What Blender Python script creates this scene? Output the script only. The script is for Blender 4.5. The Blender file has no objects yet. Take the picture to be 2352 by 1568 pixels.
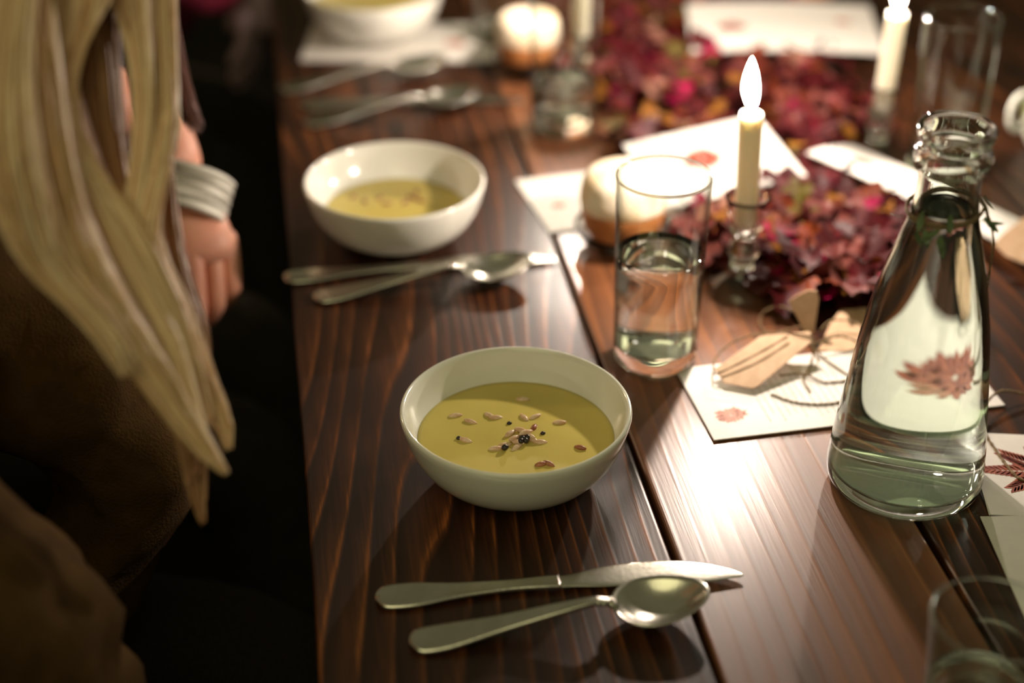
import bpy, bmesh, math, random
from mathutils import Vector, Matrix, Euler, noise

random.seed(7)
sc = bpy.context.scene
C = sc.collection
R = math.radians

# ------------------------------------------------------------------ camera
CAM_H = 0.666                       # lens height above the table top (table top = z 0)
PITCH = R(31.5)
F_PX = 3650.0
cam_d = bpy.data.cameras.new('camera')
cam = bpy.data.objects.new('camera', cam_d); C.objects.link(cam)
cam.location = (0, 0, CAM_H)
cam.rotation_euler = (math.pi/2 - PITCH, 0, 0)
cam_d.sensor_width = 36.0
cam_d.lens = F_PX/2352*36.0
cam_d.clip_start = 0.02
cam_d.dof.use_dof = True
cam_d.dof.focus_distance = 1.09
cam_d.dof.aperture_fstop = 2.0
sc.camera = cam

# ------------------------------------------------------------------ world, lamps, exposure
sc.view_settings.view_transform = 'Standard'
sc.view_settings.look = 'None'
sc.view_settings.gamma = 1.0
sc.view_settings.exposure = 0.0
sc.view_settings.use_curve_mapping = False
sc.cycles.use_denoising = True
sc.cycles.max_bounces = 16
sc.cycles.transmission_bounces = 16
sc.cycles.sample_clamp_indirect = 12.0
wd = bpy.data.worlds.new('room_glow'); sc.world = wd
wd.use_nodes = True
wd.node_tree.nodes['Background'].inputs['Color'].default_value = (1.0, 0.91, 0.52, 1)
wd.node_tree.nodes['Background'].inputs['Strength'].default_value = 0.13

def area(name, loc, target, size, power, color):
    d = bpy.data.lights.new(name, 'AREA'); d.shape = 'DISK'; d.size = size
    d.energy = power; d.color = color
    o = bpy.data.objects.new(name, d); C.objects.link(o); o.location = loc
    o.rotation_euler = (Vector(target) - Vector(loc)).to_track_quat('-Z', 'Y').to_euler()
    return o
area('ceiling_lamp', (-0.45, -0.35, 1.55), (0.0, 1.0, 0), 1.5, 8.5, (1.0, 0.92, 0.50))
area('wall_lamp', (-1.5, 2.7, 1.05), (0.2, 0.8, 0), 0.22, 11.0, (1.0, 0.72, 0.45))

FLAME_W = 4.7                       # light each candle flame gives off
FLAME_L = 14.0                      # surface brightness of the flame itself
FLAME_COL = (1.0, 0.83, 0.70)

# ------------------------------------------------------------------ helpers
CS, SN = math.cos(PITCH), math.sin(PITCH)
def at(px, py, z=0.0):
    """point of the plane at height z that the photograph shows at (px, py)"""
    u = (px-1176)/F_PX; v = (py-784)/F_PX
    t = (CAM_H-z)/(SN+v*CS)
    return Vector((u*t, (CS-v*SN)*t, z))
def along(px, py, t):
    u = (px-1176)/F_PX; v = (py-784)/F_PX
    return Vector((u*t, (CS-v*SN)*t, CAM_H-(SN+v*CS)*t))

def link(name, data, parent=None):
    o = bpy.data.objects.new(name, data); C.objects.link(o)
    if parent: o.parent = parent
    return o
def tag(o, label=None, cat=None, group=None, kind=None):
    if label: o['label'] = label
    if cat: o['category'] = cat
    if group: o['group'] = group
    if kind: o['kind'] = kind
    return o
def thing(name, label, cat, loc=(0, 0, 0), rot=(0, 0, 0), group=None):
    o = link(name, None); o.location = loc; o.rotation_euler = rot
    o.empty_display_size = 0.02
    return tag(o, label, cat, group)
def obj(name, bm, m, parent=None, smooth=True, loc=None, rot=None):
    me = bpy.data.meshes.new(name)
    bmesh.ops.recalc_face_normals(bm, faces=bm.faces)
    bm.to_mesh(me); bm.free()
    if smooth:
        for p in me.polygons: p.use_smooth = True
    if isinstance(m, (list, tuple)):
        for k in m: me.materials.append(k)
    else: me.materials.append(m)
    o = link(name, me, parent)
    if loc is not None: o.location = loc
    if rot is not None: o.rotation_euler = rot
    return o
def clone(o, parent=None):
    c = o.copy(); C.objects.link(c); c.parent = parent
    for k in list(o.children): clone(k, c)
    return c

def add_lathe(bm, prof, n=48, cap0=True, cap1=True, origin=(0, 0, 0)):
    """prof: (radius, z) list; a radius of 0 closes to a point"""
    rings = []
    ox, oy, oz = origin
    for r, z in prof:
        if r < 1e-6: rings.append([bm.verts.new((ox, oy, oz+z))])
        else: rings.append([bm.verts.new((ox+r*math.cos(2*math.pi*i/n), oy+r*math.sin(2*math.pi*i/n), oz+z)) for i in range(n)])
    for a, b in zip(rings, rings[1:]):
        for i in range(n):
            j = (i+1) % n
            if len(a) == 1 and len(b) == 1: continue
            if len(a) == 1: bm.faces.new((a[0], b[i], b[j]))
            elif len(b) == 1: bm.faces.new((a[i], a[j], b[0]))
            else: bm.faces.new((a[i], a[j], b[j], b[i]))
    if cap0 and len(rings[0]) > 1: bm.faces.new(rings[0][::-1])
    if cap1 and len(rings[-1]) > 1: bm.faces.new(rings[-1])
    return bm
def spline(pts, n):
    """catmull-rom through pts -> n points (works for tuples of any length)"""
    out = []
    m = len(pts)-1
    for k in range(n):
        s = k/(n-1)*m; i = min(int(s), m-1); t = s-i
        p0 = pts[max(i-1, 0)]; p1 = pts[i]; p2 = pts[i+1]; p3 = pts[min(i+2, m)]
        out.append(tuple(0.5*((2*b)+(-a+c)*t+(2*a-5*b+4*c-d)*t*t+(-a+3*b-3*c+d)*t*t*t) for a, b, c, d in zip(p0, p1, p2, p3)))
    return out
def add_tube(bm, pts, rad, n=8, close=False, flat=1.0):
    pts = [Vector(p) for p in pts]
    rings = []
    L = len(pts)
    up = Vector((0, 0, 1))
    for i, p in enumerate(pts):
        a = pts[(i-1) % L] if close or i > 0 else p
        b = pts[(i+1) % L] if close or i < L-1 else p
        d = (b-a).normalized()
        s = d.cross(up)
        if s.length < 1e-3: s = d.cross(Vector((1, 0, 0)))
        s.normalize(); t = s.cross(d).normalized()
        r = rad[i] if isinstance(rad, (list, tuple)) else rad
        rings.append([bm.verts.new(p+s*(r*math.cos(2*math.pi*k/n))+t*(r*flat*math.sin(2*math.pi*k/n))) for k in range(n)])
    pr = list(zip(rings, rings[1:]))
    if close: pr.append((rings[-1], rings[0]))
    for a, b in pr:
        for k in range(n):
            j = (k+1) % n
            bm.faces.new((a[k], a[j], b[j], b[k]))
    if not close:
        bm.faces.new(rings[0][::-1]); bm.faces.new(rings[-1])
    return bm
def add_box(bm, lo, hi, bevel=0.0, seg=2):
    x0, y0, z0 = lo; x1, y1, z1 = hi
    v = [bm.verts.new(p) for p in ((x0, y0, z0), (x1, y0, z0), (x1, y1, z0), (x0, y1, z0), (x0, y0, z1), (x1, y0, z1), (x1, y1, z1), (x0, y1, z1))]
    fs = [bm.faces.new([v[i] for i in q]) for q in ((3, 2, 1, 0), (4, 5, 6, 7), (0, 1, 5, 4), (1, 2, 6, 5), (2, 3, 7, 6), (3, 0, 4, 7))]
    if bevel > 0:
        es = list({e for f in fs for e in f.edges})
        bmesh.ops.bevel(bm, geom=es, offset=bevel, segments=seg, affect='EDGES', profile=0.6)
    return bm
def add_prism(bm, poly, z0, z1):
    a = [bm.verts.new((x, y, z0)) for x, y in poly]; b = [bm.verts.new((x, y, z1)) for x, y in poly]
    bm.faces.new(a[::-1]); bm.faces.new(b)
    n = len(poly)
    for i in range(n):
        j = (i+1) % n; bm.faces.new((a[i], a[j], b[j], b[i]))
    return bm

# ------------------------------------------------------------------ materials
def new_mat(name):
    m = bpy.data.materials.new(name); m.use_nodes = True
    return m, m.node_tree, m.node_tree.nodes['Principled BSDF']
def nd(nt, typ, **kw):
    n = nt.nodes.new(typ)
    for k, v in kw.items():
        if k in n.inputs.keys(): n.inputs[k].default_value = v
        else: setattr(n, k, v)
    return n
def simple(name, col, rough=0.5, col2=None, scale=30.0, bump=0.0, bscale=None, metal=0.0, sss=0.0, spec=0.5, sheen=0.0, stretch=(1, 1, 1), coat=0.0):
    m, nt, b = new_mat(name)
    b.inputs['Roughness'].default_value = rough
    b.inputs['Metallic'].default_value = metal
    b.inputs['Specular IOR Level'].default_value = spec
    b.inputs['Coat Weight'].default_value = coat
    if sss:
        b.inputs['Subsurface Weight'].default_value = sss
        b.inputs['Subsurface Radius'].default_value = (0.006, 0.003, 0.0015)
        b.inputs['Subsurface Scale'].default_value = 1.0
    if sheen: b.inputs['Sheen Weight'].default_value = sheen
    tc = nd(nt, 'ShaderNodeTexCoord'); mp = nd(nt, 'ShaderNodeMapping'); mp.inputs['Scale'].default_value = stretch
    nt.links.new(tc.outputs['Object'], mp.inputs[0])
    nz = nd(nt, 'ShaderNodeTexNoise', Scale=scale, Detail=4.0)
    nt.links.new(mp.outputs[0], nz.inputs['Vector'])
    mx = nd(nt, 'ShaderNodeMix', data_type='RGBA')
    c2 = col2 or tuple(c*0.85 for c in col)
    mx.inputs[6].default_value = (*col, 1); mx.inputs[7].default_value = (*c2, 1)
    rp = nd(nt, 'ShaderNodeValToRGB'); rp.color_ramp.elements[0].position = 0.38; rp.color_ramp.elements[1].position = 0.62
    nt.links.new(nz.outputs[0], rp.inputs[0]); nt.links.new(rp.outputs[0], mx.inputs[0])
    nt.links.new(mx.outputs[2], b.inputs['Base Color'])
    if bump:
        n2 = nd(nt, 'ShaderNodeTexNoise', Scale=bscale or scale*3, Detail=3.0)
        nt.links.new(mp.outputs[0], n2.inputs['Vector'])
        bp = nd(nt, 'ShaderNodeBump', Strength=bump, Distance=0.002)
        nt.links.new(n2.outputs[0], bp.inputs['Height']); nt.links.new(bp.outputs[0], b.inputs['Normal'])
    return m

def wood_mat(name='stained_pine', cols=((0.009, 0.0035, 0.0018), (0.036, 0.011, 0.0045), (0.095, 0.031, 0.010), (0.27, 0.088, 0.024)), ring=70.0, wav=17.0, spec=0.45):
    m, nt, b = new_mat(name)
    L = nt.links.new
    tc = nd(nt, 'ShaderNodeTexCoord'); oi = nd(nt, 'ShaderNodeObjectInfo')
    off = nd(nt, 'ShaderNodeVectorMath', operation='SCALE'); off.inputs[0].default_value = (3.1, 7.3, 5.7)
    L(oi.outputs['Random'], off.inputs['Scale'])
    ad = nd(nt, 'ShaderNodeVectorMath', operation='ADD'); L(tc.outputs['Object'], ad.inputs[0]); L(off.outputs[0], ad.inputs[1])
    # growth rings: contour lines of a stretched noise field
    m1 = nd(nt, 'ShaderNodeMapping'); m1.inputs['Scale'].default_value = (5.5, 0.75, 5.0); L(ad.outputs[0], m1.inputs[0])
    n1 = nd(nt, 'ShaderNodeTexNoise', Scale=1.0, Detail=1.6, Roughness=0.45); L(m1.outputs[0], n1.inputs['Vector'])
    mul = nd(nt, 'ShaderNodeMath', operation='MULTIPLY'); mul.inputs[1].default_value = wav; L(n1.outputs[0], mul.inputs[0])
    sep = nd(nt, 'ShaderNodeSeparateXYZ'); L(ad.outputs[0], sep.inputs[0])
    mx_ = nd(nt, 'ShaderNodeMath', operation='MULTIPLY_ADD'); mx_.inputs[1].default_value = ring; L(sep.outputs[0], mx_.inputs[0]); L(mul.outputs[0], mx_.inputs[2])
    fr = nd(nt, 'ShaderNodeMath', operation='FRACT'); L(mx_.outputs[0], fr.inputs[0])
    rr = nd(nt, 'ShaderNodeValToRGB'); cr = rr.color_ramp
    cr.elements[0].position = 0.0; cr.elements[0].color = (0.1, 0.1, 0.1, 1)
    cr.elements[1].position = 1.0; cr.elements[1].color = (0.1, 0.1, 0.1, 1)
    for p, v in ((0.25, 0.25), (0.72, 0.55), (0.86, 1.0), (0.93, 0.5)):
        e = cr.elements.new(p); e.color = (v, v, v, 1)
    L(fr.outputs[0], rr.inputs[0])
    # fine fibres and large stains
    m2 = nd(nt, 'ShaderNodeMapping'); m2.inputs['Scale'].default_value = (420, 14, 60); L(ad.outputs[0], m2.inputs[0])
    n2 = nd(nt, 'ShaderNodeTexNoise', Scale=1.0, Detail=3.0); L(m2.outputs[0], n2.inputs['Vector'])
    m3 = nd(nt, 'ShaderNodeMapping'); m3.inputs['Scale'].default_value = (14, 4.0, 8); L(ad.outputs[0], m3.inputs[0])
    n3 = nd(nt, 'ShaderNodeTexNoise', Scale=1.0, Detail=4.0, Roughness=0.6); L(m3.outputs[0], n3.inputs['Vector'])
    st = nd(nt, 'ShaderNodeMapRange'); st.inputs[1].default_value = 0.35; st.inputs[2].default_value = 0.65; L(n3.outputs[0], st.inputs[0])
    fb = nd(nt, 'ShaderNodeMapRange'); fb.inputs[1].default_value = 0.3; fb.inputs[2].default_value = 0.7; fb.inputs[3].default_value = 0.55; fb.inputs[4].default_value = 1.2; L(n2.outputs[0], fb.inputs[0])
    p1 = nd(nt, 'ShaderNodeMath', operation='MULTIPLY'); L(rr.outputs[0], p1.inputs[0]); L(fb.outputs[0], p1.inputs[1])
    ms = nd(nt, 'ShaderNodeMapRange'); ms.inputs[3].default_value = 0.35; ms.inputs[4].default_value = 1.15; L(st.outputs[0], ms.inputs[0])
    p2 = nd(nt, 'ShaderNodeMath', operation='MULTIPLY'); L(p1.outputs[0], p2.inputs[0]); L(ms.outputs[0], p2.inputs[1])
    # knots
    mk = nd(nt, 'ShaderNodeMapping'); mk.inputs['Scale'].default_value = (7.0, 3.2, 1.0); L(ad.outputs[0], mk.inputs[0])
    vk = nd(nt, 'ShaderNodeTexVoronoi', Scale=1.0); vk.voronoi_dimensions = '2D'; L(mk.outputs[0], vk.inputs['Vector'])
    kr = nd(nt, 'ShaderNodeMapRange'); kr.inputs[1].default_value = 0.035; kr.inputs[2].default_value = 0.10; L(vk.outputs['Distance'], kr.inputs[0])
    p3 = nd(nt, 'ShaderNodeMath', operation='MULTIPLY'); L(p2.outputs[0], p3.inputs[0]); L(kr.outputs[0], p3.inputs[1])
    cc = nd(nt, 'ShaderNodeValToRGB'); g = cc.color_ramp
    g.elements[0].position = 0.0; g.elements[0].color = (*cols[0], 1)
    g.elements[1].position = 1.0; g.elements[1].color = (*cols[3], 1)
    e = g.elements.new(0.25); e.color = (*cols[1], 1)
    e = g.elements.new(0.6); e.color = (*cols[2], 1)
    L(p3.outputs[0], cc.inputs[0]); L(cc.outputs[0], b.inputs['Base Color'])
    rg = nd(nt, 'ShaderNodeMapRange'); rg.inputs[3].default_value = 0.40; rg.inputs[4].default_value = 0.30; L(p1.outputs[0], rg.inputs[0])
    L(rg.outputs[0], b.inputs['Roughness'])
    b.inputs['Specular IOR Level'].default_value = spec
    # relief: fibres and worn rings
    h = nd(nt, 'ShaderNodeMath', operation='MULTIPLY_ADD'); h.inputs[1].default_value = 0.8; L(rr.outputs[0], h.inputs[0]); L(n2.outputs[0], h.inputs[2])
    bp = nd(nt, 'ShaderNodeBump', Strength=0.22, Distance=0.0005); L(h.outputs[0], bp.inputs['Height']); L(bp.outputs[0], b.inputs['Normal'])
    return m

def glass_mat(name, tint=(1, 1, 1), ior=1.5, rough=0.0):
    m, nt, b = new_mat(name)
    b.inputs['Base Color'].default_value = (*tint, 1)
    b.inputs['Transmission Weight'].default_value = 1.0
    b.inputs['IOR'].default_value = ior
    b.inputs['Roughness'].default_value = rough
    return m

def emit_mat(name, col, strength):
    """glowing gas: gives off light and lets light pass"""
    m, nt, b = new_mat(name)
    nt.nodes.remove(b)
    em = nd(nt, 'ShaderNodeEmission'); em.inputs[0].default_value = (*col, 1); em.inputs[1].default_value = strength
    tr = nd(nt, 'ShaderNodeBsdfTransparent'); ad = nd(nt, 'ShaderNodeAddShader')
    nt.links.new(em.outputs[0], ad.inputs[0]); nt.links.new(tr.outputs[0], ad.inputs[1])
    nt.links.new(ad.outputs[0], nt.nodes['Material Output'].inputs[0])
    m.cycles.emission_sampling = 'NONE'
    return m

def thin_glass(name, tint=(0.98, 0.99, 0.98), edge=(0.30, 0.36, 0.31)):
    """thin blown wall: light goes straight through, reflects by Fresnel, darkens edge-on"""
    m, nt, b = new_mat(name)
    nt.nodes.remove(b); L = nt.links.new; out = nt.nodes['Material Output']
    tr = nd(nt, 'ShaderNodeBsdfTransparent'); gl = nd(nt, 'ShaderNodeBsdfGlossy'); gl.inputs['Roughness'].default_value = 0.0
    lw = nd(nt, 'ShaderNodeLayerWeight'); lw.inputs['Blend'].default_value = 0.5
    pw = nd(nt, 'ShaderNodeMath', operation='POWER'); pw.inputs[1].default_value = 4.0; L(lw.outputs['Facing'], pw.inputs[0])
    mx = nd(nt, 'ShaderNodeMix', data_type='RGBA'); mx.inputs[6].default_value = (*tint, 1); mx.inputs[7].default_value = (*edge, 1)
    L(pw.outputs[0], mx.inputs[0]); L(mx.outputs[2], tr.inputs[0])
    f5 = nd(nt, 'ShaderNodeMath', operation='POWER'); f5.inputs[1].default_value = 5.0; L(lw.outputs['Facing'], f5.inputs[0])
    fr = nd(nt, 'ShaderNodeMath', operation='MULTIPLY_ADD'); fr.inputs[1].default_value = 0.96; fr.inputs[2].default_value = 0.04; L(f5.outputs[0], fr.inputs[0])
    mh = nd(nt, 'ShaderNodeMixShader'); L(fr.outputs[0], mh.inputs[0]); L(tr.outputs[0], mh.inputs[1]); L(gl.outputs[0], mh.inputs[2])
    L(mh.outputs[0], out.inputs[0])
    return m

def wax_mat():
    m, nt, b = new_mat('candle_wax')
    b.inputs['Base Color'].default_value = (0.76, 0.71, 0.56, 1)
    b.inputs['Roughness'].default_value = 0.45
    b.inputs['Subsurface Weight'].default_value = 1.0
    b.inputs['Subsurface Radius'].default_value = (0.020, 0.017, 0.013)
    b.inputs['Subsurface Scale'].default_value = 1.0
    return m

WOOD = wood_mat()
WOOD_LIGHT = wood_mat('stained_pine_lighter', ((0.085, 0.030, 0.011), (0.155, 0.056, 0.021), (0.205, 0.078, 0.029), (0.28, 0.112, 0.043)), 60.0, 9.0, 0.8)
CERAMIC = simple('glazed_ceramic', (0.80, 0.80, 0.73), 0.16, (0.77, 0.77, 0.70), 12, coat=0.3)
STEEL = simple('brushed_steel', (0.62, 0.60, 0.52), 0.24, (0.55, 0.53, 0.46), 60, metal=1.0, bump=0.05, bscale=300)
GLASS = glass_mat('clear_glass', (0.985, 0.995, 0.985))
GREEN_GLASS = glass_mat('greenish_glass', (0.90, 0.965, 0.92))
WATER = glass_mat('water', (1, 1, 1), 1.333)
THIN = thin_glass('thin_clear_glass'); THIN_GREEN = thin_glass('thin_greenish_glass', (0.95, 0.975, 0.95), (0.30, 0.42, 0.32))
WAX = wax_mat(); FLAME = emit_mat('candle_flame', FLAME_COL, FLAME_L); FLAME_BASE = emit_mat('blue_flame_base', (0.25, 0.35, 1.0), 1.3)
MELT = simple('melted_wax', (0.16, 0.14, 0.10), 0.12)
WICK = simple('burnt_wick', (0.03, 0.02, 0.015), 0.9)
PAPER = simple('cream_card', (0.73, 0.705, 0.655), 0.6, (0.70, 0.675, 0.63), 90, bump=0.05, bscale=400)
PRINT = simple('rust_print', (0.36, 0.09, 0.045), 0.6, (0.20, 0.035, 0.025), 160)
PRINT_PALE = simple('faded_rust_print', (0.55, 0.24, 0.16), 0.6, (0.48, 0.17, 0.11), 120)
INK = simple('grey_ink', (0.42, 0.38, 0.34), 0.7)
KRAFT = simple('kraft_paper', (0.56, 0.38, 0.24), 0.75, (0.50, 0.33, 0.20), 120, bump=0.1, bscale=300)
TWINE = simple('jute_twine', (0.30, 0.21, 0.11), 0.9, (0.15, 0.10, 0.05), 700, bump=0.6, bscale=1500)
SOUP = simple('cream_soup', (0.60, 0.49, 0.13), 0.28, (0.56, 0.45, 0.11), 22, bump=0.04, bscale=40, sss=0.15)
SOUP_FILM = simple('soup_film', (0.66, 0.66, 0.36), 0.3)
NUT = simple('pine_nut', (0.72, 0.56, 0.40), 0.3, (0.60, 0.38, 0.24), 300, sss=0.2)
NUT_BROWN = simple('toasted_nut', (0.38, 0.15, 0.07), 0.35, (0.25, 0.08, 0.04), 300)
SEED = simple('black_seed', (0.02, 0.014, 0.01), 0.35)
FLOUR = simple('floured_crust', (0.84, 0.76, 0.62), 0.85, (0.72, 0.55, 0.34), 45, bump=0.4, bscale=160)
CRUST = simple('brown_crust', (0.50, 0.20, 0.06), 0.55, (0.38, 0.13, 0.035), 60, bump=0.3)
SKIN = simple('warm_skin', (0.74, 0.37, 0.25), 0.5, (0.66, 0.29, 0.19), 25, sss=0.25, bump=0.05)
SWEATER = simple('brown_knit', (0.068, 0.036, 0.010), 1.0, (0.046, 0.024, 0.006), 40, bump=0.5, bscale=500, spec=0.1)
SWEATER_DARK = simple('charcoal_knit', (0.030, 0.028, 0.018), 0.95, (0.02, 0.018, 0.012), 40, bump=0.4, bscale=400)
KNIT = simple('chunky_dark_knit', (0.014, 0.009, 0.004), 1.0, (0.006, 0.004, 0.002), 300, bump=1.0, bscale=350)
RED_TOP = simple('crimson_top', (0.20, 0.006, 0.03), 0.8, (0.13, 0.004, 0.02), 30)
DIM_SKIN = simple('dim_lit_skin', (0.42, 0.30, 0.33), 0.9)  # skin of the far hand, dim light put into its lilac colour
def hair_mat(name, dark, mid, light, rough=0.42):
    m, nt, b = new_mat(name)
    ge = nd(nt, 'ShaderNodeNewGeometry'); rp = nd(nt, 'ShaderNodeValToRGB'); g = rp.color_ramp
    g.elements[0].color = (*dark, 1); g.elements[1].color = (*light, 1); e = g.elements.new(0.5); e.color = (*mid, 1)
    nt.links.new(ge.outputs['Random Per Island'], rp.inputs[0]); nt.links.new(rp.outputs[0], b.inputs['Base Color'])
    b.inputs['Roughness'].default_value = rough; b.inputs['Specular IOR Level'].default_value = 0.4
    return m
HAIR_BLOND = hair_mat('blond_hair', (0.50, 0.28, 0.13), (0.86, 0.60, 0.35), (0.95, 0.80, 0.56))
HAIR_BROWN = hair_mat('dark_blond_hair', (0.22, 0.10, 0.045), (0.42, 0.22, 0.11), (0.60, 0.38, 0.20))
HAIR_AUBURN = hair_mat('auburn_hair', (0.06, 0.016, 0.008), (0.14, 0.038, 0.016), (0.24, 0.08, 0.03))
BAND = simple('striped_bracelet', (0.85, 0.83, 0.74), 0.6, (0.30, 0.28, 0.22), 10, stretch=(2, 2, 30))
FLOOR_M = simple('dark_floor', (0.010, 0.008, 0.005), 0.8, (0.006, 0.005, 0.003), 6)
WALL_M = simple('dim_plaster', (0.30, 0.25, 0.13), 0.9, (0.26, 0.21, 0.11), 4)
CUP_GREEN = simple('sage_glaze', (0.22, 0.26, 0.12), 0.3)
LEAFG = simple('grey_green_leaf', (0.10, 0.15, 0.06), 0.55)

# ------------------------------------------------------------------ room
def struct(name, bm, m):
    o = obj(name, bm, m, smooth=False); o['kind'] = 'structure'; return o
struct('floor', add_box(bmesh.new(), (-3.0, -2.0, -0.80), (3.6, 5.2, -0.75)), FLOOR_M)
struct('wall_back', add_box(bmesh.new(), (-3.0, 5.2, -0.80), (3.6, 5.3, 1.9)), WALL_M)
struct('wall_left', add_box(bmesh.new(), (-3.1, -2.0, -0.80), (-3.0, 5.3, 1.9)), WALL_M)

# ------------------------------------------------------------------ table
TH = math.atan(0.153)
table = thing('dining_table', 'long dark-stained plank dining table with wide boards and open joints', 'table', (-0.1462, 0.9069, 0), (0, 0, TH))
xs = [0.0, 0.236, 0.409, 0.674, 0.90, 1.10]
for i in range(5):
    bm = bmesh.new()
    g0 = 0.0 if i == 0 else 0.0019
    w = xs[i+1]-xs[i]
    add_box(bm, (-w/2+g0, -0.85, -0.036), (w/2-0.0019, 3.3, 0.0), 0.0028, 3)
    p = obj('plank', bm, WOOD_LIGHT if i == 1 else WOOD, table, smooth=False, loc=((xs[i]+xs[i+1])/2, 0, -0.0006*(i % 2)))
for x0 in (0.09, 0.96):
    obj('apron', add_box(bmesh.new(), (x0, -0.75, -0.11), (x0+0.03, 3.2, -0.0375), 0.002), WOOD, table, smooth=False)
for y0 in (-0.7, 3.08):
    obj('crossbar', add_box(bmesh.new(), (0.121, y0, -0.10), (0.959, y0+0.04, -0.0375), 0.002), WOOD, table, smooth=False)
for x0 in (0.121, 0.87):
    for y0 in (-0.655, 2.99):
        obj('leg', add_box(bmesh.new(), (x0, y0, -0.75), (x0+0.085, y0+0.085, -0.0375), 0.004), WOOD, table, smooth=False)
bench = thing('bench', 'dark wooden bench running along the left of the table', 'bench', (-0.58, 1.1, -0.75), (0, 0, TH))
obj('seat', add_box(bmesh.new(), (-0.17, -0.75, 0.395), (0.15, 2.1, 0.430), 0.004), WOOD, bench, smooth=False)
for y0 in (-0.6, 0.65, 1.9):
    obj('leg', add_box(bmesh.new(), (-0.14, y0, 0.0), (0.12, y0+0.05, 0.395), 0.003), WOOD, bench, smooth=False)

# ------------------------------------------------------------------ bowls of soup
BOWL_OUT = [(0.0, 0.003), (0.027, 0.003), (0.029, 0.0), (0.034, 0.0), (0.038, 0.003), (0.046, 0.0048), (0.054, 0.0085), (0.0615, 0.0140), (0.0675, 0.0210), (0.0725, 0.0295), (0.0762, 0.039), (0.0788, 0.049), (0.0800, 0.0545)]
BOWL_RIM = [(0.0795, 0.0562), (0.0783, 0.0570), (0.0770, 0.0563)]
BOWL_IN = [(0.0758, 0.0530), (0.0735, 0.0430), (0.0690, 0.0335), (0.0625, 0.0245), (0.053, 0.0165), (0.040, 0.0105), (0.022, 0.0075), (0.0, 0.0065)]
def bowl(label, loc):
    t = thing('soup_bowl', label, 'bowl', loc, group='white soup bowls')
    bm = add_lathe(bmesh.new(), BOWL_OUT+BOWL_RIM+BOWL_IN, 96)
    obj('bowl_body', bm, CERAMIC, t)
    return t
def soup(label, loc, r, z):
    """liquid body fills the inside of the bowl up to z"""
    prof = [(0.0, 0.0069)]
    for rr, zz in BOWL_IN[::-1][1:]:
        if zz < z-0.0008: prof.append((rr-0.0004, zz+0.0004))
    prof += [(r-0.0003, z-0.0008), (r-0.0008, z), (r-0.004, z-0.0004), (0.04, z-0.0003), (0.0, z)]
    o = obj('soup', add_lathe(bmesh.new(), prof, 96), SOUP)
    o.location = loc; tag(o, label, 'soup', 'bowls of soup')
    return o
B1 = at(1185, 940, 0.055); B1.z = 0.0005
B2 = at(906, 415, 0.055); B2.z = 0.0005
bowl('round white bowl of soup nearest the camera, sharp rim', B1)
bowl('round white bowl beside the standing tumbler, second from the camera', B2)
soup('yellow green cream soup in the nearest bowl, sprinkled with pine nuts', B1, 0.0688, 0.0332)
soup('yellow cream soup in the middle bowl at left', B2, 0.0640, 0.0265)

def nut_bm(L=0.0055, r=0.0021):
    bm = bmesh.new()
    prof = [(0, -L), (r*0.55, -L*0.82), (r*0.9, -L*0.4), (r, 0.0), (r*0.85, L*0.4), (r*0.45, L*0.8), (0, L)]
    add_lathe(bm, prof, 12)
    bmesh.ops.rotate(bm, verts=bm.verts, cent=(0, 0, 0), matrix=Matrix.Rotation(R(90), 3, 'Y'))
    for v in bm.verts: v.co.z += 0.12*v.co.x*abs(v.co.x)/L
    return bm
nut0 = obj('pine_nut', nut_bm(), NUT)
nut1 = obj('pine_nut', nut_bm(0.0050, 0.0022), NUT_BROWN)
seed0 = obj('seed', nut_bm(0.0018, 0.0015), SEED)
SZ = 0.0338
def put(src, px, py, rz, label, cat, group, z=SZ, used=set(), s=1.0, tilt=0.0):
    o = src if src.name not in used else src.copy()
    if src.name in used: C.objects.link(o)
    used.add(src.name)
    o.location = at(px, py, z); o.rotation_euler = (random.uniform(0, 6), tilt, rz)
    o.scale = (s, s, s)
    tag(o, label, cat, group)
    return o
G1 = 'pine nuts floating on the nearest soup'
for px, py, rz, lab, src in [
    (1201, 917, 0.1, 'lone pine nut farthest back on the nearest soup', nut0),
    (1046, 954, 0.2, 'leftmost pine nut at the back of the nearest soup', nut0),
    (1081, 968, -0.5, 'small pine nut just right of the leftmost one', nut0),
    (1124, 954, -0.7, 'left nut of the touching pair at back left', nut0),
    (1140, 959, 0.15, 'right nut of the touching pair at back left', nut0),
    (1204, 959, -0.9, 'pale pine nut behind the reddish one', nut0),
    (1229, 957, 0.6, 'long toasted pine nut pointing right behind the reddish one', nut0),
    (1227, 981, 1.2, 'reddish brown nut just behind the heap', nut1),
    (1285, 970, 0.0, 'lone pine nut on the right of the nearest soup', nut0),
    (1070, 1011, -0.35, 'pine nut with a dark seed at the left of the heap', nut0),
    (1333, 1028, -0.4, 'lone toasted nut near the right rim of the nearest soup', nut1),
    (1243, 1066, 0.3, 'left nut of the toasted pair nearest the front rim', nut1),
    (1261, 1065, -0.5, 'right nut of the toasted pair nearest the front rim', nut1)]:
    put(src, px, py, rz, lab, 'pine nut', G1, s=0.95)
for px, py, rz, dz in [(1197, 988, -0.6, .002), (1216, 1001, -0.6, .0022), (1172, 995, 0.9, .0008), (1182, 1006, 0.6, .002), (1222, 1008, -0.8, .001),
                       (1241, 1015, 0.0, 0), (1193, 1015, 0.1, .001), (1139, 1030, 0.0, 0), (1187, 1027, 0.8, 0), (1208, 993, 0.3, .004), (1160, 1022, 0.4, 0)]:
    put(nut0, px, py, rz, 'pale toasted pine nut in the small heap at the centre of the nearest soup', 'pine nut', 'pine nuts heaped at the centre of the soup', z=SZ+dz)
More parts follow.
